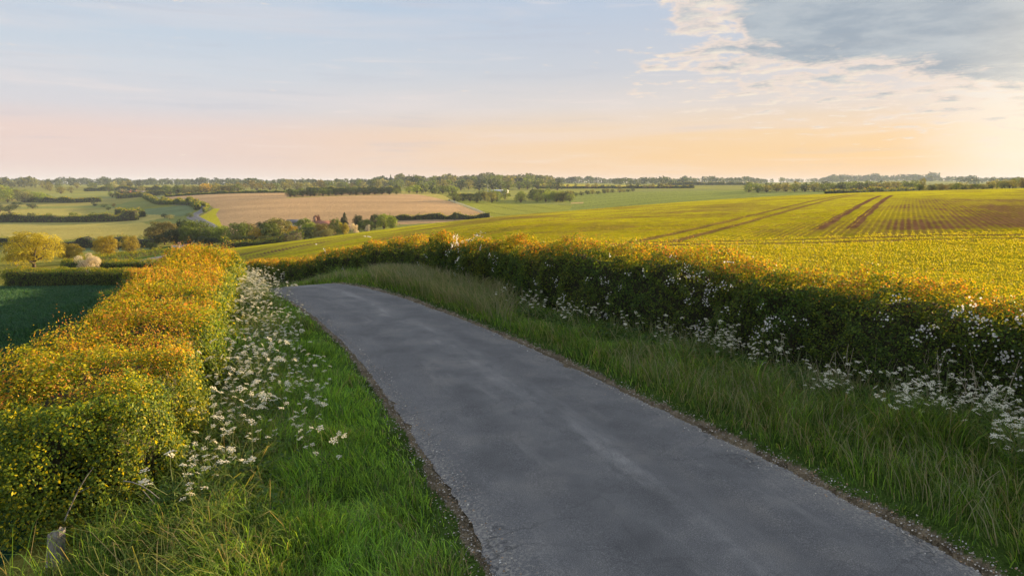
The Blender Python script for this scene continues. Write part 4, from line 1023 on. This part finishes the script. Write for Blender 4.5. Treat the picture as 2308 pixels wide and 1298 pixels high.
# young crop in the right field (nearest part), drilled in rows
def crop(n, seed):
    rng = np.random.default_rng(seed)
    y = 8 + 110 * rng.random(n) ** 1.0; x = rng.uniform(-.35, .86, n) * y
    th = math.radians(30)
    q = x * math.cos(th) - y * math.sin(th); r = x * math.sin(th) + y * math.cos(th)
    PP = .48; qg = q + .6 * np.sin(y / 60)
    snap = (np.round(qg / PP + .25) - .25) * PP - .6 * np.sin(y / 60)
    q = np.where(y + 3 * (vnoise(x / 4, y / 4, 5) - .5) > 47, snap + rng.normal(size=n) * .05, q)
    x = q * math.cos(th) + r * math.sin(th); y = -q * math.sin(th) + r * math.cos(th)
    pxx = 1154 + FPX * x / np.maximum(y, 1); nn2 = fbm(q / 5, r / 12, 33)
    pz = smooth(1900, 2080, pxx + 90 * (nn2 - .5)) * smooth(49, 53, y) * (1 - smooth(105, 150, y + 10 * (nn2 - .5))) * (.6 + .4 * smooth(.3, .6, fbm(q / 14, r / 30, 31)))
    keep = rng.random(n) > pz * .93
    hx = np.interp(y, HRs[:, 1], HRs[:, 0]); dh = dist_line(x, y, HRs)
    tone = vnoise(q / 3, r / 7, 35) * .5 + fbm(x / 9, y / 9, 51) * .5
    tracks = np.zeros(len(x), bool)
    for yc in (43.0, 45.4): tracks |= np.abs(y - yc - .012 * (x - 20) ** 2 / 8 - .6 * (vnoise(x / 7, x * 0, 43) - .5)) < .42
    for q0 in (-14.4, -4.6):
        for w in (-1.15, 1.15): tracks |= (np.abs(q - q0 - w) < .4) & (y > 46)
    ok = keep & (x > hx) & (dh > 1.0) & ~tracks & inview(x, y) & (rng.random(len(x)) < (.35 + .8 * tone) * smooth(115, 40, y)) & ((y < 48) | (rng.random(len(x)) < .35 + .65 * smooth(.5, .35, fbm(q / 14, r / 30, 31))))
    x, y = x[ok], y[ok]; m = len(x)
    h = (.04 + .04 * rng.random(m)) * (1 - .5 * smooth(46, 52, y)) * (1 - .45 * pz[ok]); dist = np.hypot(x, y)
    col = palette(m, [(.28, .30, .015), (.33, .325, .018), (.36, .33, .022), (.23, .19, .03)], [3, 4, 3, 1.2], rng, .07)
    blades('young_crop', x, y, h, .008 + .0009 * dist, col, rng, 'young yellow green crop drilled in rows on the right field', lean=.3, tall_bend=.5, cat='crop')
crop(400000, 104)
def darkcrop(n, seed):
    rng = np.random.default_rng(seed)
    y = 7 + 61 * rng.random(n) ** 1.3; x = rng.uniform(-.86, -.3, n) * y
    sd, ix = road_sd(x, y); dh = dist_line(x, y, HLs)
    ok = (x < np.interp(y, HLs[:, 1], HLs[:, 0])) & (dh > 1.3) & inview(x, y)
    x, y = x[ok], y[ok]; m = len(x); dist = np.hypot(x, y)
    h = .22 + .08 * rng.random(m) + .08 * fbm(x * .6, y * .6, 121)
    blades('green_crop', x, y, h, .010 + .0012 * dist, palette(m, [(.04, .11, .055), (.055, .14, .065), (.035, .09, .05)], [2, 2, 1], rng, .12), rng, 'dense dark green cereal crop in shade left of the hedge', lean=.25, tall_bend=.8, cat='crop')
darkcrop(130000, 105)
def grit(n, seed):
    rng = np.random.default_rng(seed); acc = Acc()
    t = 6 + 40 * rng.random(n) ** 1.6; sgn = np.where(rng.random(n) < .5, -1, 1)
    x0 = np.interp(t, RT, RX); y0 = np.interp(t, RT, RY); w = np.interp(t, RT, RW); tx = np.interp(t, RT, RTX); ty = np.interp(t, RT, RTY)
    off = sgn * (w + .02 + rng.normal(size=n) * .17)
    x = x0 + ty * off; y = y0 - tx * off; ok = inview(x, y); x, y, t, off, w = x[ok], y[ok], t[ok], off[ok], w[ok]; n = len(x)
    k = np.clip(np.abs(off) / w, 0, 1)
    z = np.where(np.abs(off) < w - .1, np.interp(t, RT, RZ) + .012 + .035 * (1 - k * k), np.maximum(zf(x, y), np.interp(t, RT, RZ) - .03) + .004)
    s = (.006 + .012 * rng.random(n) ** 2)[:, None, None]
    b = np.array([[1, 0, 0], [-.3, .9, 0], [-.6, -.8, 0], [0, 0, .8]]) * s * (.6 + .8 * rng.random((n, 4, 1))) + np.stack([x, y, z], 1)[:, None, :]
    i = np.arange(n)[:, None] * 4
    Tt = np.concatenate([i + [0, 1, 3], i + [1, 2, 3], i + [2, 0, 3]], 1).reshape(-1, 3)
    acc.add(b.reshape(-1, 3), Tt, np.repeat(palette(n, [(.4, .36, .3), (.22, .2, .18), (.5, .48, .44), (.28, .18, .1)], [2, 3, 1, 1.5], rng), 4, 0))
    tag(acc.build('grit', [M['stone']]), 'loose pale grit and chalk chips along the edges of the lane', 'grit', kind='stuff')
grit(22000, 106)

# ------------------------------------------------------------------ cow parsley
def tube(Vs, Ts, n0, a, b, r0, r1, sides=4): return limb(Vs, Ts, n0, a, b, r0, r1, sides)
def head_mesh(seed):
    rng = np.random.default_rng(seed); F = Acc(); R = .034 + .022 * rng.random(); m = 12
    for j in range(m):
        rr = R * math.sqrt((j + .5) / m); a = j * 2.4
        c = np.array([math.cos(a) * rr, math.sin(a) * rr, .010 - (rr / R) ** 2 * .014 + rng.normal() * .004])
        s = .0105 * (.8 + .5 * rng.random()); K = 6
        an = np.arange(K) * 2 * PI / K + rng.random(); rad = s * (.75 + .5 * rng.random(K))
        ring = c + np.stack([np.cos(an) * rad, np.sin(an) * rad, rng.normal(size=K) * .002 - .003], 1)
        V = np.vstack([ring, c + [0, 0, .004]]); T_ = np.array([(i, (i + 1) % K, K) for i in range(K)])
        F.add(V, T_, np.tile(palette(1, [(.70, .68, .56), (.6, .6, .46), (.76, .66, .48)], [3, 2, 1], rng, .06), (K + 1, 1)))
        # the thin ray holding it
        e = np.array([[0, 0, -.022], [.0015, 0, -.022]]); V = np.vstack([e, c - [0, 0, .002]])
        F.add(V, np.array([(0, 1, 2)]), np.tile([[.12, .18, .06]], (3, 1)))
    o = F.build('flower_head', [M['petal']]); C.objects.unlink(o); return o
HEADS = [head_mesh(300 + k) for k in range(6)]
def make_parsley(seed, h, nb):
    rng = np.random.default_rng(seed); Vs = []; Ts = []; n0 = 0
    heads = []
    lean = rng.normal(size=2) * .10
    top = np.array([lean[0], lean[1], h * .78])
    n0 = tube(Vs, Ts, n0, (0, 0, -.03), top, .0055, .0035)
    heads.append((top + [rng.normal() * .02, rng.normal() * .02, h * .2], top))
    for k in range(nb):
        f = .3 + .5 * k / nb; st = top * f; a = k * 2.4 + rng.random()
        l = h * (.18 + .24 * rng.random())
        mid = st + np.array([math.cos(a) * l * .7, math.sin(a) * l * .7, l * .7])
        n0 = tube(Vs, Ts, n0, st, mid, .004, .003)
        for q in range(rng.integers(1, 4)):
            a2 = a + rng.normal() * .9; tip = mid + np.array([math.cos(a2) * .11, math.sin(a2) * .11, .06 + .15 * rng.random()])
            heads.append((tip, mid))
    for tip, frm in heads:
        n0 = tube(Vs, Ts, n0, frm, tip - [0, 0, .02], .0028, .002)
    Lf = Acc(); m = 70
    a = rng.random(m) * 6.28; rr = .05 + .17 * rng.random(m)
    P = np.stack([np.cos(a) * rr, np.sin(a) * rr, .05 + .38 * h * rng.random(m)], 1)
    V, T_, cc = cards(P, unit(rng.normal(size=(m, 3)) * .5 + [0, 0, 1]), .07, palette(m, [(.07, .15, .025), (.11, .2, .035)], [1, 1], rng), rng, aspect=.4)
    Lf.add(V, T_, cc)
    r = bpy.data.objects.new('cow_parsley', None)
    for nm, mk in (('stem', lambda: mesh_np('stem', np.vstack(Vs), quads=np.array(Ts), mats=[M['stem']])), ('foliage', lambda: Lf.build('foliage', [M['grass']]))):
        o = mk(); o.parent = r; C.objects.unlink(o)
    for tip, frm in heads:
        o = HEADS[rng.integers(0, 6)].copy(); o.parent = r; o.location = tuple(tip); s_ = rng.uniform(.75, 1.25)
        o.scale = (s_, s_, s_); o.rotation_euler = (rng.normal() * .3, rng.normal() * .3, rng.random() * 6.28)
    return r
PAR = [make_parsley(200 + k, .95 + .05 * (k % 3), 4 + k % 3) for k in range(7)]
def plant_parsley(lst, label, group, rng):
    for x, y, s in lst:
        copy_tree(PAR[rng.integers(0, len(PAR))], (x, y, z1(x, y)), rng.random() * 6.28, (s, s, s), label, 'flower', group).name = 'cow_parsley'
rng = np.random.default_rng(31)
lst = []
while len(lst) < 165:
    y = 7.2 + 22 * rng.random() ** 1.0
    xh = np.interp(y, HLs[:, 1], HLs[:, 0]); i = int(np.argmin(np.abs(RY - y))); xe = RX[i] - RW[i] * 1.08
    a0 = xh + 1.35; a1 = xe - .75 if y > 18 else min(xe - 1.1, a0 + 1.7)
    if a1 <= a0: a1 = a0 + .5
    f = rng.random() ** 1.35
    x = a0 + (a1 - a0) * f
    if y < 9 and rng.random() < .6: continue
    lst.append((x, y, (.75 + .45 * rng.random()) * (1 - .3 * f)))
lst += [(-9.6, 26.5, .9), (-9.9, 27.2, .9), (-9.4, 27.6, .8), (-10.4, 28.3, 1.0), (-10.0, 28.9, .9), (-9.2, 26.0, .7), (-10.7, 29.4, 1)]
plant_parsley(lst, 'white cow parsley plant in the left verge beneath the golden hedge', 'cow parsley in the left verge', rng)
lst = []
CL = [(1165, 665, 8, 28), (1200, 690, 6, 40), (1250, 700, 10, 30), (1290, 690, 8, 30), (1420, 715, 12, 45), (1480, 735, 8, 40), (1560, 740, 8, 40), (1640, 770, 12, 35), (1690, 755, 18, 50), (1740, 785, 12, 40), (1810, 790, 6, 40), (1880, 860, 12, 35), (1930, 850, 6, 30), (2060, 890, 12, 35), (2120, 900, 16, 45), (2180, 905, 8, 40), (2240, 900, 16, 50), (2290, 930, 18, 40), (2290, 985, 14, 30), (860, 655, 3, 20), (950, 655, 3, 30), (2010, 905, 5, 30)]
for px, py, n, sp in CL:
    for k in range(int(n * .42)):
        a, b_ = px + rng.normal() * sp * .6, py + rng.normal() * sp * .3
        x, y = gnd(a, b_, .68)
        hx = np.interp(y, HRs[:, 1], HRs[:, 0])
        if x > hx - 1.3: x = hx - 1.3 - rng.random() * .5
        i_ = int(np.argmin((RX[:NEARN] - x) ** 2 + (RY[:NEARN] - y) ** 2))
        if math.hypot(RX[i_] - x, RY[i_] - y) < RW[i_] + 1.2: continue
        hx2 = dist_line(np.array([x]), np.array([y]), HRs)[0]
        if hx2 > 3.2 and px < 2000: x += (hx2 - 2.8) * .8; y += (hx2 - 2.8) * .5
        lst.append((x, y, .6 + .35 * rng.random()))
plant_parsley(lst[:172], 'white cow parsley plant in the right verge beneath the shaded hedge', 'cow parsley in the right verge', rng)
# dry stalks at the foot of the right hedge
def stalk(seed):
    Vs = []; Ts = []; r = np.random.default_rng(seed)
    limb(Vs, Ts, 0, (0, 0, -.05), (r.normal() * .12, r.normal() * .12, 1.0), .007, .004, 5, bend=r.normal(size=3) * .06)
    return np.vstack(Vs), np.array(Ts)
SM = []
for k in range(5):
    V, Q = stalk(k); o = mesh_np('dry_stalk', V, quads=Q, mats=[M['straw']], smooth_=True); C.objects.unlink(o); SM.append(o)
for k in range(34):
    px = [1905, 1930, 1950, 1965, 1972, 2020, 2052, 2100, 2112, 2135, 2140, 2148, 2153, 2160, 2225, 2232, 2262, 2290, 1760, 1830, 1815, 2080, 2205, 2250, 1700, 1640, 2130, 2145, 2158, 2170, 2190, 2270, 1990, 1880][k]
    y = np.interp(px, [1600, 1900, 2308], [16.2, 13.0, 10.6]) + random.uniform(-.4, .2); x = (px - 1154) / FPX * y * 1.02
    hx = np.interp(y, HRs[:, 1], HRs[:, 0]); x = min(x, hx - .95)
    o = SM[k % 5].copy(); C.objects.link(o); o.location = (x, y, z1(x, y)); o.rotation_euler = (random.uniform(-.25, .25), random.uniform(-.25, .25), random.uniform(0, 6.28)); s = random.uniform(.7, 1.15); o.scale = (1, 1, s)
    tag(o, 'thin pale dry stalk standing at the foot of the shaded hedge', 'plant stalk', 'dry stalks at the foot of the right hedge'); o.name = 'dry_stalk'

# ------------------------------------------------------------------ small built things
def box(cx, cy, cz, sx, sy, sz):
    V = np.array([[x, y, z] for x in (-1, 1) for y in (-1, 1) for z in (-1, 1)], float) * [sx / 2, sy / 2, sz / 2] + [cx, cy, cz]
    Q = [(0, 1, 3, 2), (4, 6, 7, 5), (0, 4, 5, 1), (2, 3, 7, 6), (0, 2, 6, 4), (1, 5, 7, 3)]
    return V, np.array(Q)
def boxes(name, bs, mat, parent):
    Vs = []; Qs = []; n = 0
    for b_ in bs:
        V, Q = box(*b_); Vs.append(V); Qs.append(Q + n); n += 8
    return mesh_np(name, np.vstack(Vs), quads=np.vstack(Qs), mats=[mat], parent=parent)
# stump-like old post at the hedge's near end
def old_post():
    x, y = gnd(126, 1272, 0.02); z = z1(x, y)
    rng = np.random.default_rng(9); S = 14; K = 7; H = .37; Vs = []
    for k in range(K + 1):
        f = k / K; a = np.arange(S) * 2 * PI / S
        r = .088 * (1 - .08 * f) * (1 + .07 * np.sin(a * 3 + 1) + .05 * np.sin(a * 7 + f * 2))
        zz = np.full(S, -.05 + f * (H + .05))
        if k == K: zz = zz + .035 * np.cos(a + .6) + .012 * rng.normal(size=S)
        Vs.append(np.stack([np.cos(a) * r + .06 * f, np.sin(a) * r, zz], 1))
    V = np.vstack(Vs + [np.array([[.06, 0, H - .015]])]); Q = []
    for k in range(K):
        for i in range(S): Q.append((k * S + i, k * S + (i + 1) % S, (k + 1) * S + (i + 1) % S, (k + 1) * S + i))
    T_ = [(K * S + i, K * S + (i + 1) % S, (K + 1) * S) for i in range(S)]
    o = mesh_np('wooden_post', V, tris=np.array(T_), quads=np.array(Q), mats=[M['oldwood']])
    o.location = (x, y - .02, z); tag(o, 'short weathered grey wooden post stump at the near foot of the golden hedge', 'post')
old_post()
# bare twigs sticking out over the stump
def twig(p0, p1, label):
    Vs = []; Ts = []; a = np.array(p0); b_ = np.array(p1)
    n = limb(Vs, Ts, 0, a * 0, b_ - a, .008, .003, 5, bend=(0, 0, .05)); n = limb(Vs, Ts, n, (b_ - a) * .55, (b_ - a) * .8 + [.05, -.05, -.08], .004, .002, 4)
    o = mesh_np('bare_branch', np.vstack(Vs), quads=np.array(Ts), mats=[M['oldwood']], smooth_=True); o.location = tuple(a); tag(o, label, 'branch')
twig((-4.85, 6.95, .42), (-4.45, 6.9, 1.05), 'bare grey twig rising from the wooden post stump')
twig((-4.2, 7.0, .85), (-3.75, 6.85, .72), 'bare twig poking out of the hedge right of the stump')
# road sign by the far bend
x, y = PY(403, 141); z = z1(x, y)
r = empty('road_sign', (x, y, z), 'tiny road sign with an orange tinted plate on a pale post by the far bend', 'sign')
boxes('post', [(0, 0, 1.1, .12, .12, 2.3)], M['pole'], r); boxes('plate', [(0, -.09, 2.3, .55, .05, .5)], M['signp'], r)
# cottage in the tree bank
def house(px, Y, w, d, hw, hr, label, wallm, roofm, name='cottage', rz=0, wins=3, chim=True, lift=0):
    x, y = PY(px, Y); z = z1(x, y) + lift
    r = empty(name, (x, y, z), label, 'house', rz=rz)
    boxes('wall', [(0, 0, hw / 2 - .5, w, d, hw + 1)], wallm, r)
    e = .35; V = np.array([[-w / 2 - e, -d / 2 - e, hw - .1], [w / 2 + e, -d / 2 - e, hw - .1], [w / 2 + e, d / 2 + e, hw - .1], [-w / 2 - e, d / 2 + e, hw - .1], [-w / 2 - e, 0, hw + hr], [w / 2 + e, 0, hw + hr]])
    rf = mesh_np('roof', V, tris=np.array([(0, 4, 3), (1, 2, 5)]), quads=np.array([(0, 1, 5, 4), (2, 3, 4, 5), (0, 3, 2, 1)]), mats=[roofm], parent=r)
    if chim: boxes('chimney', [(-w / 2 + .8, 0, hw + hr + .3, .8, .8, 2.2)], M['brick'], rf)
    for i in range(wins):
        wx = -w / 2 + w * (i + .5) / wins
        if name != 'barn':
            boxes('window', [(wx, -d / 2 - .02, hw * .55, 1.0, .1, 1.1)], M['glassdark'], r)
    return r
house(731, 262, 8, 5, 4.4, 2.2, 'brick cottage with a tiled roof half hidden among the bank of trees', M['brick'], M['tile'], rz=.1, lift=-1.2)
house(668, 268, 6, 5, 4.6, 1.6, 'grey roofed outbuilding just left of the cottage', M['render'], M['slate'], rz=.2, chim=False)
# village
for i, (px, Y, w, m1_, m2_, lab) in enumerate([(292, 830, 18, 'brick', 'tile', 'left red roofed cottage of the valley village'), (312, 840, 16, 'render', 'tile', 'pale walled middle cottage of the valley village'), (325, 820, 15, 'brick', 'slate', 'grey roofed right hand cottage of the valley village')]):
    house(px, Y, w * .7, 5, 3.2, 2.6, lab, M[m1_], M[m2_], rz=.2 * i - .2)
# barn
x, y = PY(1124, 700); z = z1(x, y)
b_ = house(1126, 700, 17, 10, 3.2, 1.8, 'long low farm barn with a pale grey roof before the hill wood', M['barnwall'], M['barnroof'], name='barn', rz=-.15, chim=False, wins=0); b_['category'] = 'barn'
boxes('door', [(-4, -5.03, 1.4, 3, .1, 2.8)], M['slate'], b_)
x, y = PY(1100, 790); z = z1(x, y)
r = empty('utility_pole', (x, y, z), 'thin white pole standing left of the barn against the wood', 'pole')
boxes('post', [(0, 0, 4.2, .35, .35, 9)], M['render'], r); boxes('base_box', [(.6, 0, .8, 3.0, 1.2, 1.6)], M['render'], r)
# posts and tree guards along the right edge of the ploughed hill
fp, _ = spline([PY(*q) for q in [(1100, 345), (1064, 415), (1030, 480), (1012, 520)]], 4.6)
x0, y0 = fp[0]; r = empty('fence', (x0, y0, z1(x0, y0)), 'dotted line of pale tree guards and posts along the right edge of the ploughed hill', 'fence')
oz = z1(x0, y0)
pm = None
for k, (x, y) in enumerate(fp):
    if pm is None: pm = boxes('post', [(0, 0, .7, .4, .4, 1.7)], M['pole'], r); o = pm
    else: o = pm.copy(); C.objects.link(o); o.parent = r
    o.location = (x - x0, y - y0, z1(x, y) - oz)

# ------------------------------------------------------------------ sky and light
SUN_AZ = math.radians(50); SUN_EL = math.radians(9.1)
sd_ = Vector((math.sin(SUN_AZ) * math.cos(SUN_EL), math.cos(SUN_AZ) * math.cos(SUN_EL), math.sin(SUN_EL)))
L = bpy.data.lights.new('sun', 'SUN'); L.energy = 5.0; L.angle = math.radians(.6); L.color = (1.0, .70, .36)
lo = bpy.data.objects.new('sun', L); C.objects.link(lo); lo.rotation_euler = sd_.to_track_quat('Z', 'Y').to_euler(); lo.location = (30, 30, 40)
W = bpy.data.worlds.new('World'); bpy.context.scene.world = W; W.use_nodes = True
class WT(NT):
    def __init__(s): s.t = W.node_tree; s.t.nodes.clear(); s.out = s.n('ShaderNodeOutputWorld')
SKYK = .288
T = WT()
sky = T.n('ShaderNodeTexSky', sky_type='NISHITA'); sky.sun_disc = False; sky.sun_elevation = SUN_EL; sky.sun_rotation = SUN_AZ; sky.altitude = 100; sky.air_density = 1.0; sky.dust_density = 1.0; sky.ozone_density = 1.0
tc = T.n('ShaderNodeTexCoord'); D = tc.outputs['Generated']
sp = T.n('ShaderNodeSeparateXYZ'); T.l(D, sp.inputs[0])
el = sp.outputs[2]
def mth(op, a_, b_=None):
    m = T.n('ShaderNodeMath', operation=op)
    for i_, q in enumerate((a_, b_)):
        if q is None: continue
        if hasattr(q, 'links'): T.l(q, m.inputs[i_])
        else: m.inputs[i_].default_value = q
    return m.outputs[0]
def sm(src, a_, b_, o0=0., o1=1.):
    m = T.n('ShaderNodeMapRange'); m.interpolation_type = 'SMOOTHSTEP'; T.l(src, m.inputs[0])
    m.inputs[1].default_value = a_; m.inputs[2].default_value = b_; m.inputs[3].default_value = o0; m.inputs[4].default_value = o1
    return m.outputs[0]
dot = T.n('ShaderNodeVectorMath', operation='DOT_PRODUCT'); T.l(D, dot.inputs[0])
GA, GE = math.radians(41.5), math.radians(4.6)
gd = Vector((math.sin(GA) * math.cos(GE), math.cos(GA) * math.cos(GE), math.sin(GE)))
dot.inputs[1].default_value = gd
dt = dot.outputs['Value']
hx = T.n('ShaderNodeVectorMath', operation='MULTIPLY'); T.l(D, hx.inputs[0]); hx.inputs[1].default_value = (1, 1, 0)
hn = T.n('ShaderNodeVectorMath', operation='NORMALIZE'); T.l(hx.outputs[0], hn.inputs[0])
hd = T.n('ShaderNodeVectorMath', operation='DOT_PRODUCT'); T.l(hn.outputs[0], hd.inputs[0]); hd.inputs[1].default_value = (math.sin(GA), math.cos(GA), 0)
close = sm(hd.outputs['Value'], .35, 1.0)
def lin(r_, g_, b_):
    f = lambda c: (c / 255 / 12.92) if c / 255 < .04045 else ((c / 255 + .055) / 1.055) ** 2.4
    return (f(r_), f(g_), f(b_), 1)
away = ramp(T, el, [(0.0, lin(230, 206, 200)), (.03, lin(233, 206, 198)), (.07, lin(236, 211, 203)), (.10, lin(218, 215, 220)), (.15, lin(208, 216, 226)), (.27, lin(178, 204, 228)), (.6, lin(205, 215, 230)), (1, lin(215, 222, 235))])
nears = ramp(T, el, [(0.0, lin(249, 196, 140)), (.04, lin(252, 206, 142)), (.075, lin(248, 213, 168)), (.11, lin(230, 218, 210)), (.16, lin(205, 208, 216)), (.28, lin(182, 200, 224)), (.6, lin(205, 215, 230)), (1, lin(215, 222, 235))])
base = mixcol(T, 'MIX', close, away, nears)
# soft streaks of high cloud, stretched along the horizon
mp = T.n('ShaderNodeMapping'); mp.inputs['Scale'].default_value = (1.3, 1.3, 13); mp.inputs['Rotation'].default_value = (0, .05, .3); T.l(D, mp.inputs[0])
vn = T.n('ShaderNodeTexNoise'); vn.inputs['Scale'].default_value = 1.7; vn.inputs['Detail'].default_value = 8; vn.inputs['Roughness'].default_value = .55; vn.inputs['Distortion'].default_value = .7; T.l(mp.outputs[0], vn.inputs['Vector'])
veil = mth('MULTIPLY', mth('MULTIPLY', sm(vn.outputs[0], .45, .75), sm(el, .0, .06)), .42)
base = mixcol(T, 'MIX', veil, base, lin(240, 226, 222))
mp2 = T.n('ShaderNodeMapping'); mp2.inputs['Scale'].default_value = (2.2, 2.2, 34); mp2.inputs['Rotation'].default_value = (.0, .03, .9); T.l(D, mp2.inputs[0])
vn2 = T.n('ShaderNodeTexNoise'); vn2.inputs['Scale'].default_value = 2.1; vn2.inputs['Detail'].default_value = 8; vn2.inputs['Roughness'].default_value = .6; vn2.inputs['Distortion'].default_value = .4; T.l(mp2.outputs[0], vn2.inputs['Vector'])
base = mixcol(T, 'MIX', mth('MULTIPLY', sm(vn2.outputs[0], .56, .76), .4), base, lin(252, 236, 226))
base = mixcol(T, 'MIX', mth('MULTIPLY', mth('MULTIPLY', sm(vn2.outputs[0], .46, .3), sm(el, .0, .04)), .22), base, lin(188, 190, 206))
# glow around the low sun, just outside the frame
glow = mth('MULTIPLY', mth('POWER', sm(dt, .970, 1.0), 1.3), .7)
base = mixcol(T, 'MIX', glow, base, lin(255, 249, 236))
# cloud bank: a flat layer seen in perspective
inv = mth('DIVIDE', 1.0, mth('ADD', el, .075))
pc = T.n('ShaderNodeVectorMath', operation='SCALE'); T.l(D, pc.inputs[0]); T.l(inv, pc.inputs['Scale'])
flat = T.n('ShaderNodeVectorMath', operation='MULTIPLY'); T.l(pc.outputs[0], flat.inputs[0]); flat.inputs[1].default_value = (1, 1, 0)
def cloudnoise(off, scale=3.7, det=11):
    ad = T.n('ShaderNodeVectorMath', operation='ADD'); T.l(flat.outputs[0], ad.inputs[0]); ad.inputs[1].default_value = off
    cn = T.n('ShaderNodeTexNoise'); cn.inputs['Scale'].default_value = scale; cn.inputs['Detail'].default_value = det; cn.inputs['Roughness'].default_value = .64; cn.inputs['Distortion'].default_value = .15; T.l(ad.outputs[0], cn.inputs['Vector'])
    return cn.outputs[0]
cn = cloudnoise((3.1, .4, 0))
cnl = cloudnoise((3.1 + -.0 + .06 * math.sin(SUN_AZ), .4 + .06 * math.cos(SUN_AZ), 0))     # same field a step towards the sun: lit rims
azc = mth('DIVIDE', sp.outputs[0], mth('MAXIMUM', sp.outputs[1], .05))
# slanted lower edge: high at the left (azc .33 -> el .22), low at the right (azc .75 -> el .15)
edge = mth('SUBTRACT', el, mth('SUBTRACT', .226, mth('MULTIPLY', azc, .125)))
def dens_(nz):
    core = mth('MULTIPLY', sm(edge, -.03, .02), sm(azc, .28, .38))
    fr = mth('MULTIPLY', sm(edge, -.15, -.03), sm(azc, .06, .30))
    d = mth('ADD', mth('MULTIPLY', fr, .46), mth('MULTIPLY', core, .75))
    return mth('ADD', d, mth('MULTIPLY', mth('SUBTRACT', nz, .5), 2.2))
dens = dens_(cn); densl = dens_(cnl)
cover = sm(dens, .30, .52)
front = sm(sp.outputs[1], .0, .2)
thick = sm(dens, .45, .80)
lit = sm(mth('SUBTRACT', dens, densl), -.0, .30)
tex = cloudnoise((7.3, 2.2, 0), 2.2, 8)
grey = mixcol(T, 'MIX', sm(tex, .36, .64), lin(150, 165, 180), lin(184, 193, 200))
ccol = mixcol(T, 'MIX', thick, lin(243, 224, 210), grey)
ccol = mixcol(T, 'MIX', mth('MULTIPLY', mth('MULTIPLY', lit, .75), sm(dens, 1.15, .6)), ccol, lin(255, 241, 218))
ccol = mixcol(T, 'MIX', mth('MULTIPLY', sm(dt, .98, 1.0), .35), ccol, lin(255, 243, 222))
base = mixcol(T, 'MIX', mth('MULTIPLY', mth('MULTIPLY', cover, front), .9), base, ccol)
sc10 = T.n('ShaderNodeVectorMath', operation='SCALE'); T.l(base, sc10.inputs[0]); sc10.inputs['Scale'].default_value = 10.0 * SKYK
bright = T.n('ShaderNodeVectorMath', operation='SCALE'); T.l(sc10.outputs[0], bright.inputs[0]); T.l(sm(el, .28, .7, 1.0, 1.2), bright.inputs['Scale'])  # unseen overhead sky brightened to add ambient fill to the shade
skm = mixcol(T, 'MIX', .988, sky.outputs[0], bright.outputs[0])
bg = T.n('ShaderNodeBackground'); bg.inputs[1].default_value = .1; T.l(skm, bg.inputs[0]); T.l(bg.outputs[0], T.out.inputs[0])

# ------------------------------------------------------------------ haze
HAZE = .0001
V, Q = box(0, 1500, 30, 18000, 18000, 130)
T = NT('haze_air')
pv = T.n('ShaderNodeVolumePrincipled'); pv.inputs['Density'].default_value = HAZE; pv.inputs['Color'].default_value = (.62, .76, 1, 1); pv.inputs['Anisotropy'].default_value = .0
T.l(pv.outputs[0], T.out.inputs['Volume'])
if HAZE > 0:
    o = mesh_np('haze', V, quads=Q, mats=[T.m]); tag(o, 'thin evening haze over the valley', 'haze', kind='stuff')

# ------------------------------------------------------------------ camera and render
cam = bpy.data.cameras.new('camera'); cam.lens = 24.0; cam.sensor_width = 36; cam.clip_start = .1; cam.clip_end = 20000
co = bpy.data.objects.new('camera', cam); C.objects.link(co); co.location = (0, 0, CAMH); co.rotation_euler = (PI / 2 - PITCH, 0, 0)
S = bpy.context.scene; S.camera = co
S.render.engine = 'CYCLES'
S.view_settings.view_transform = 'Standard'; S.view_settings.look = 'None'; S.view_settings.exposure = 1.75; S.view_settings.gamma = 1
S.cycles.use_denoising = True; S.cycles.max_bounces = 6; S.cycles.transparent_max_bounces = 4; S.cycles.diffuse_bounces = 3; S.cycles.volume_bounces = 0; S.cycles.caustics_reflective = False; S.cycles.caustics_refractive = False
S.cycles.sample_clamp_indirect = 4
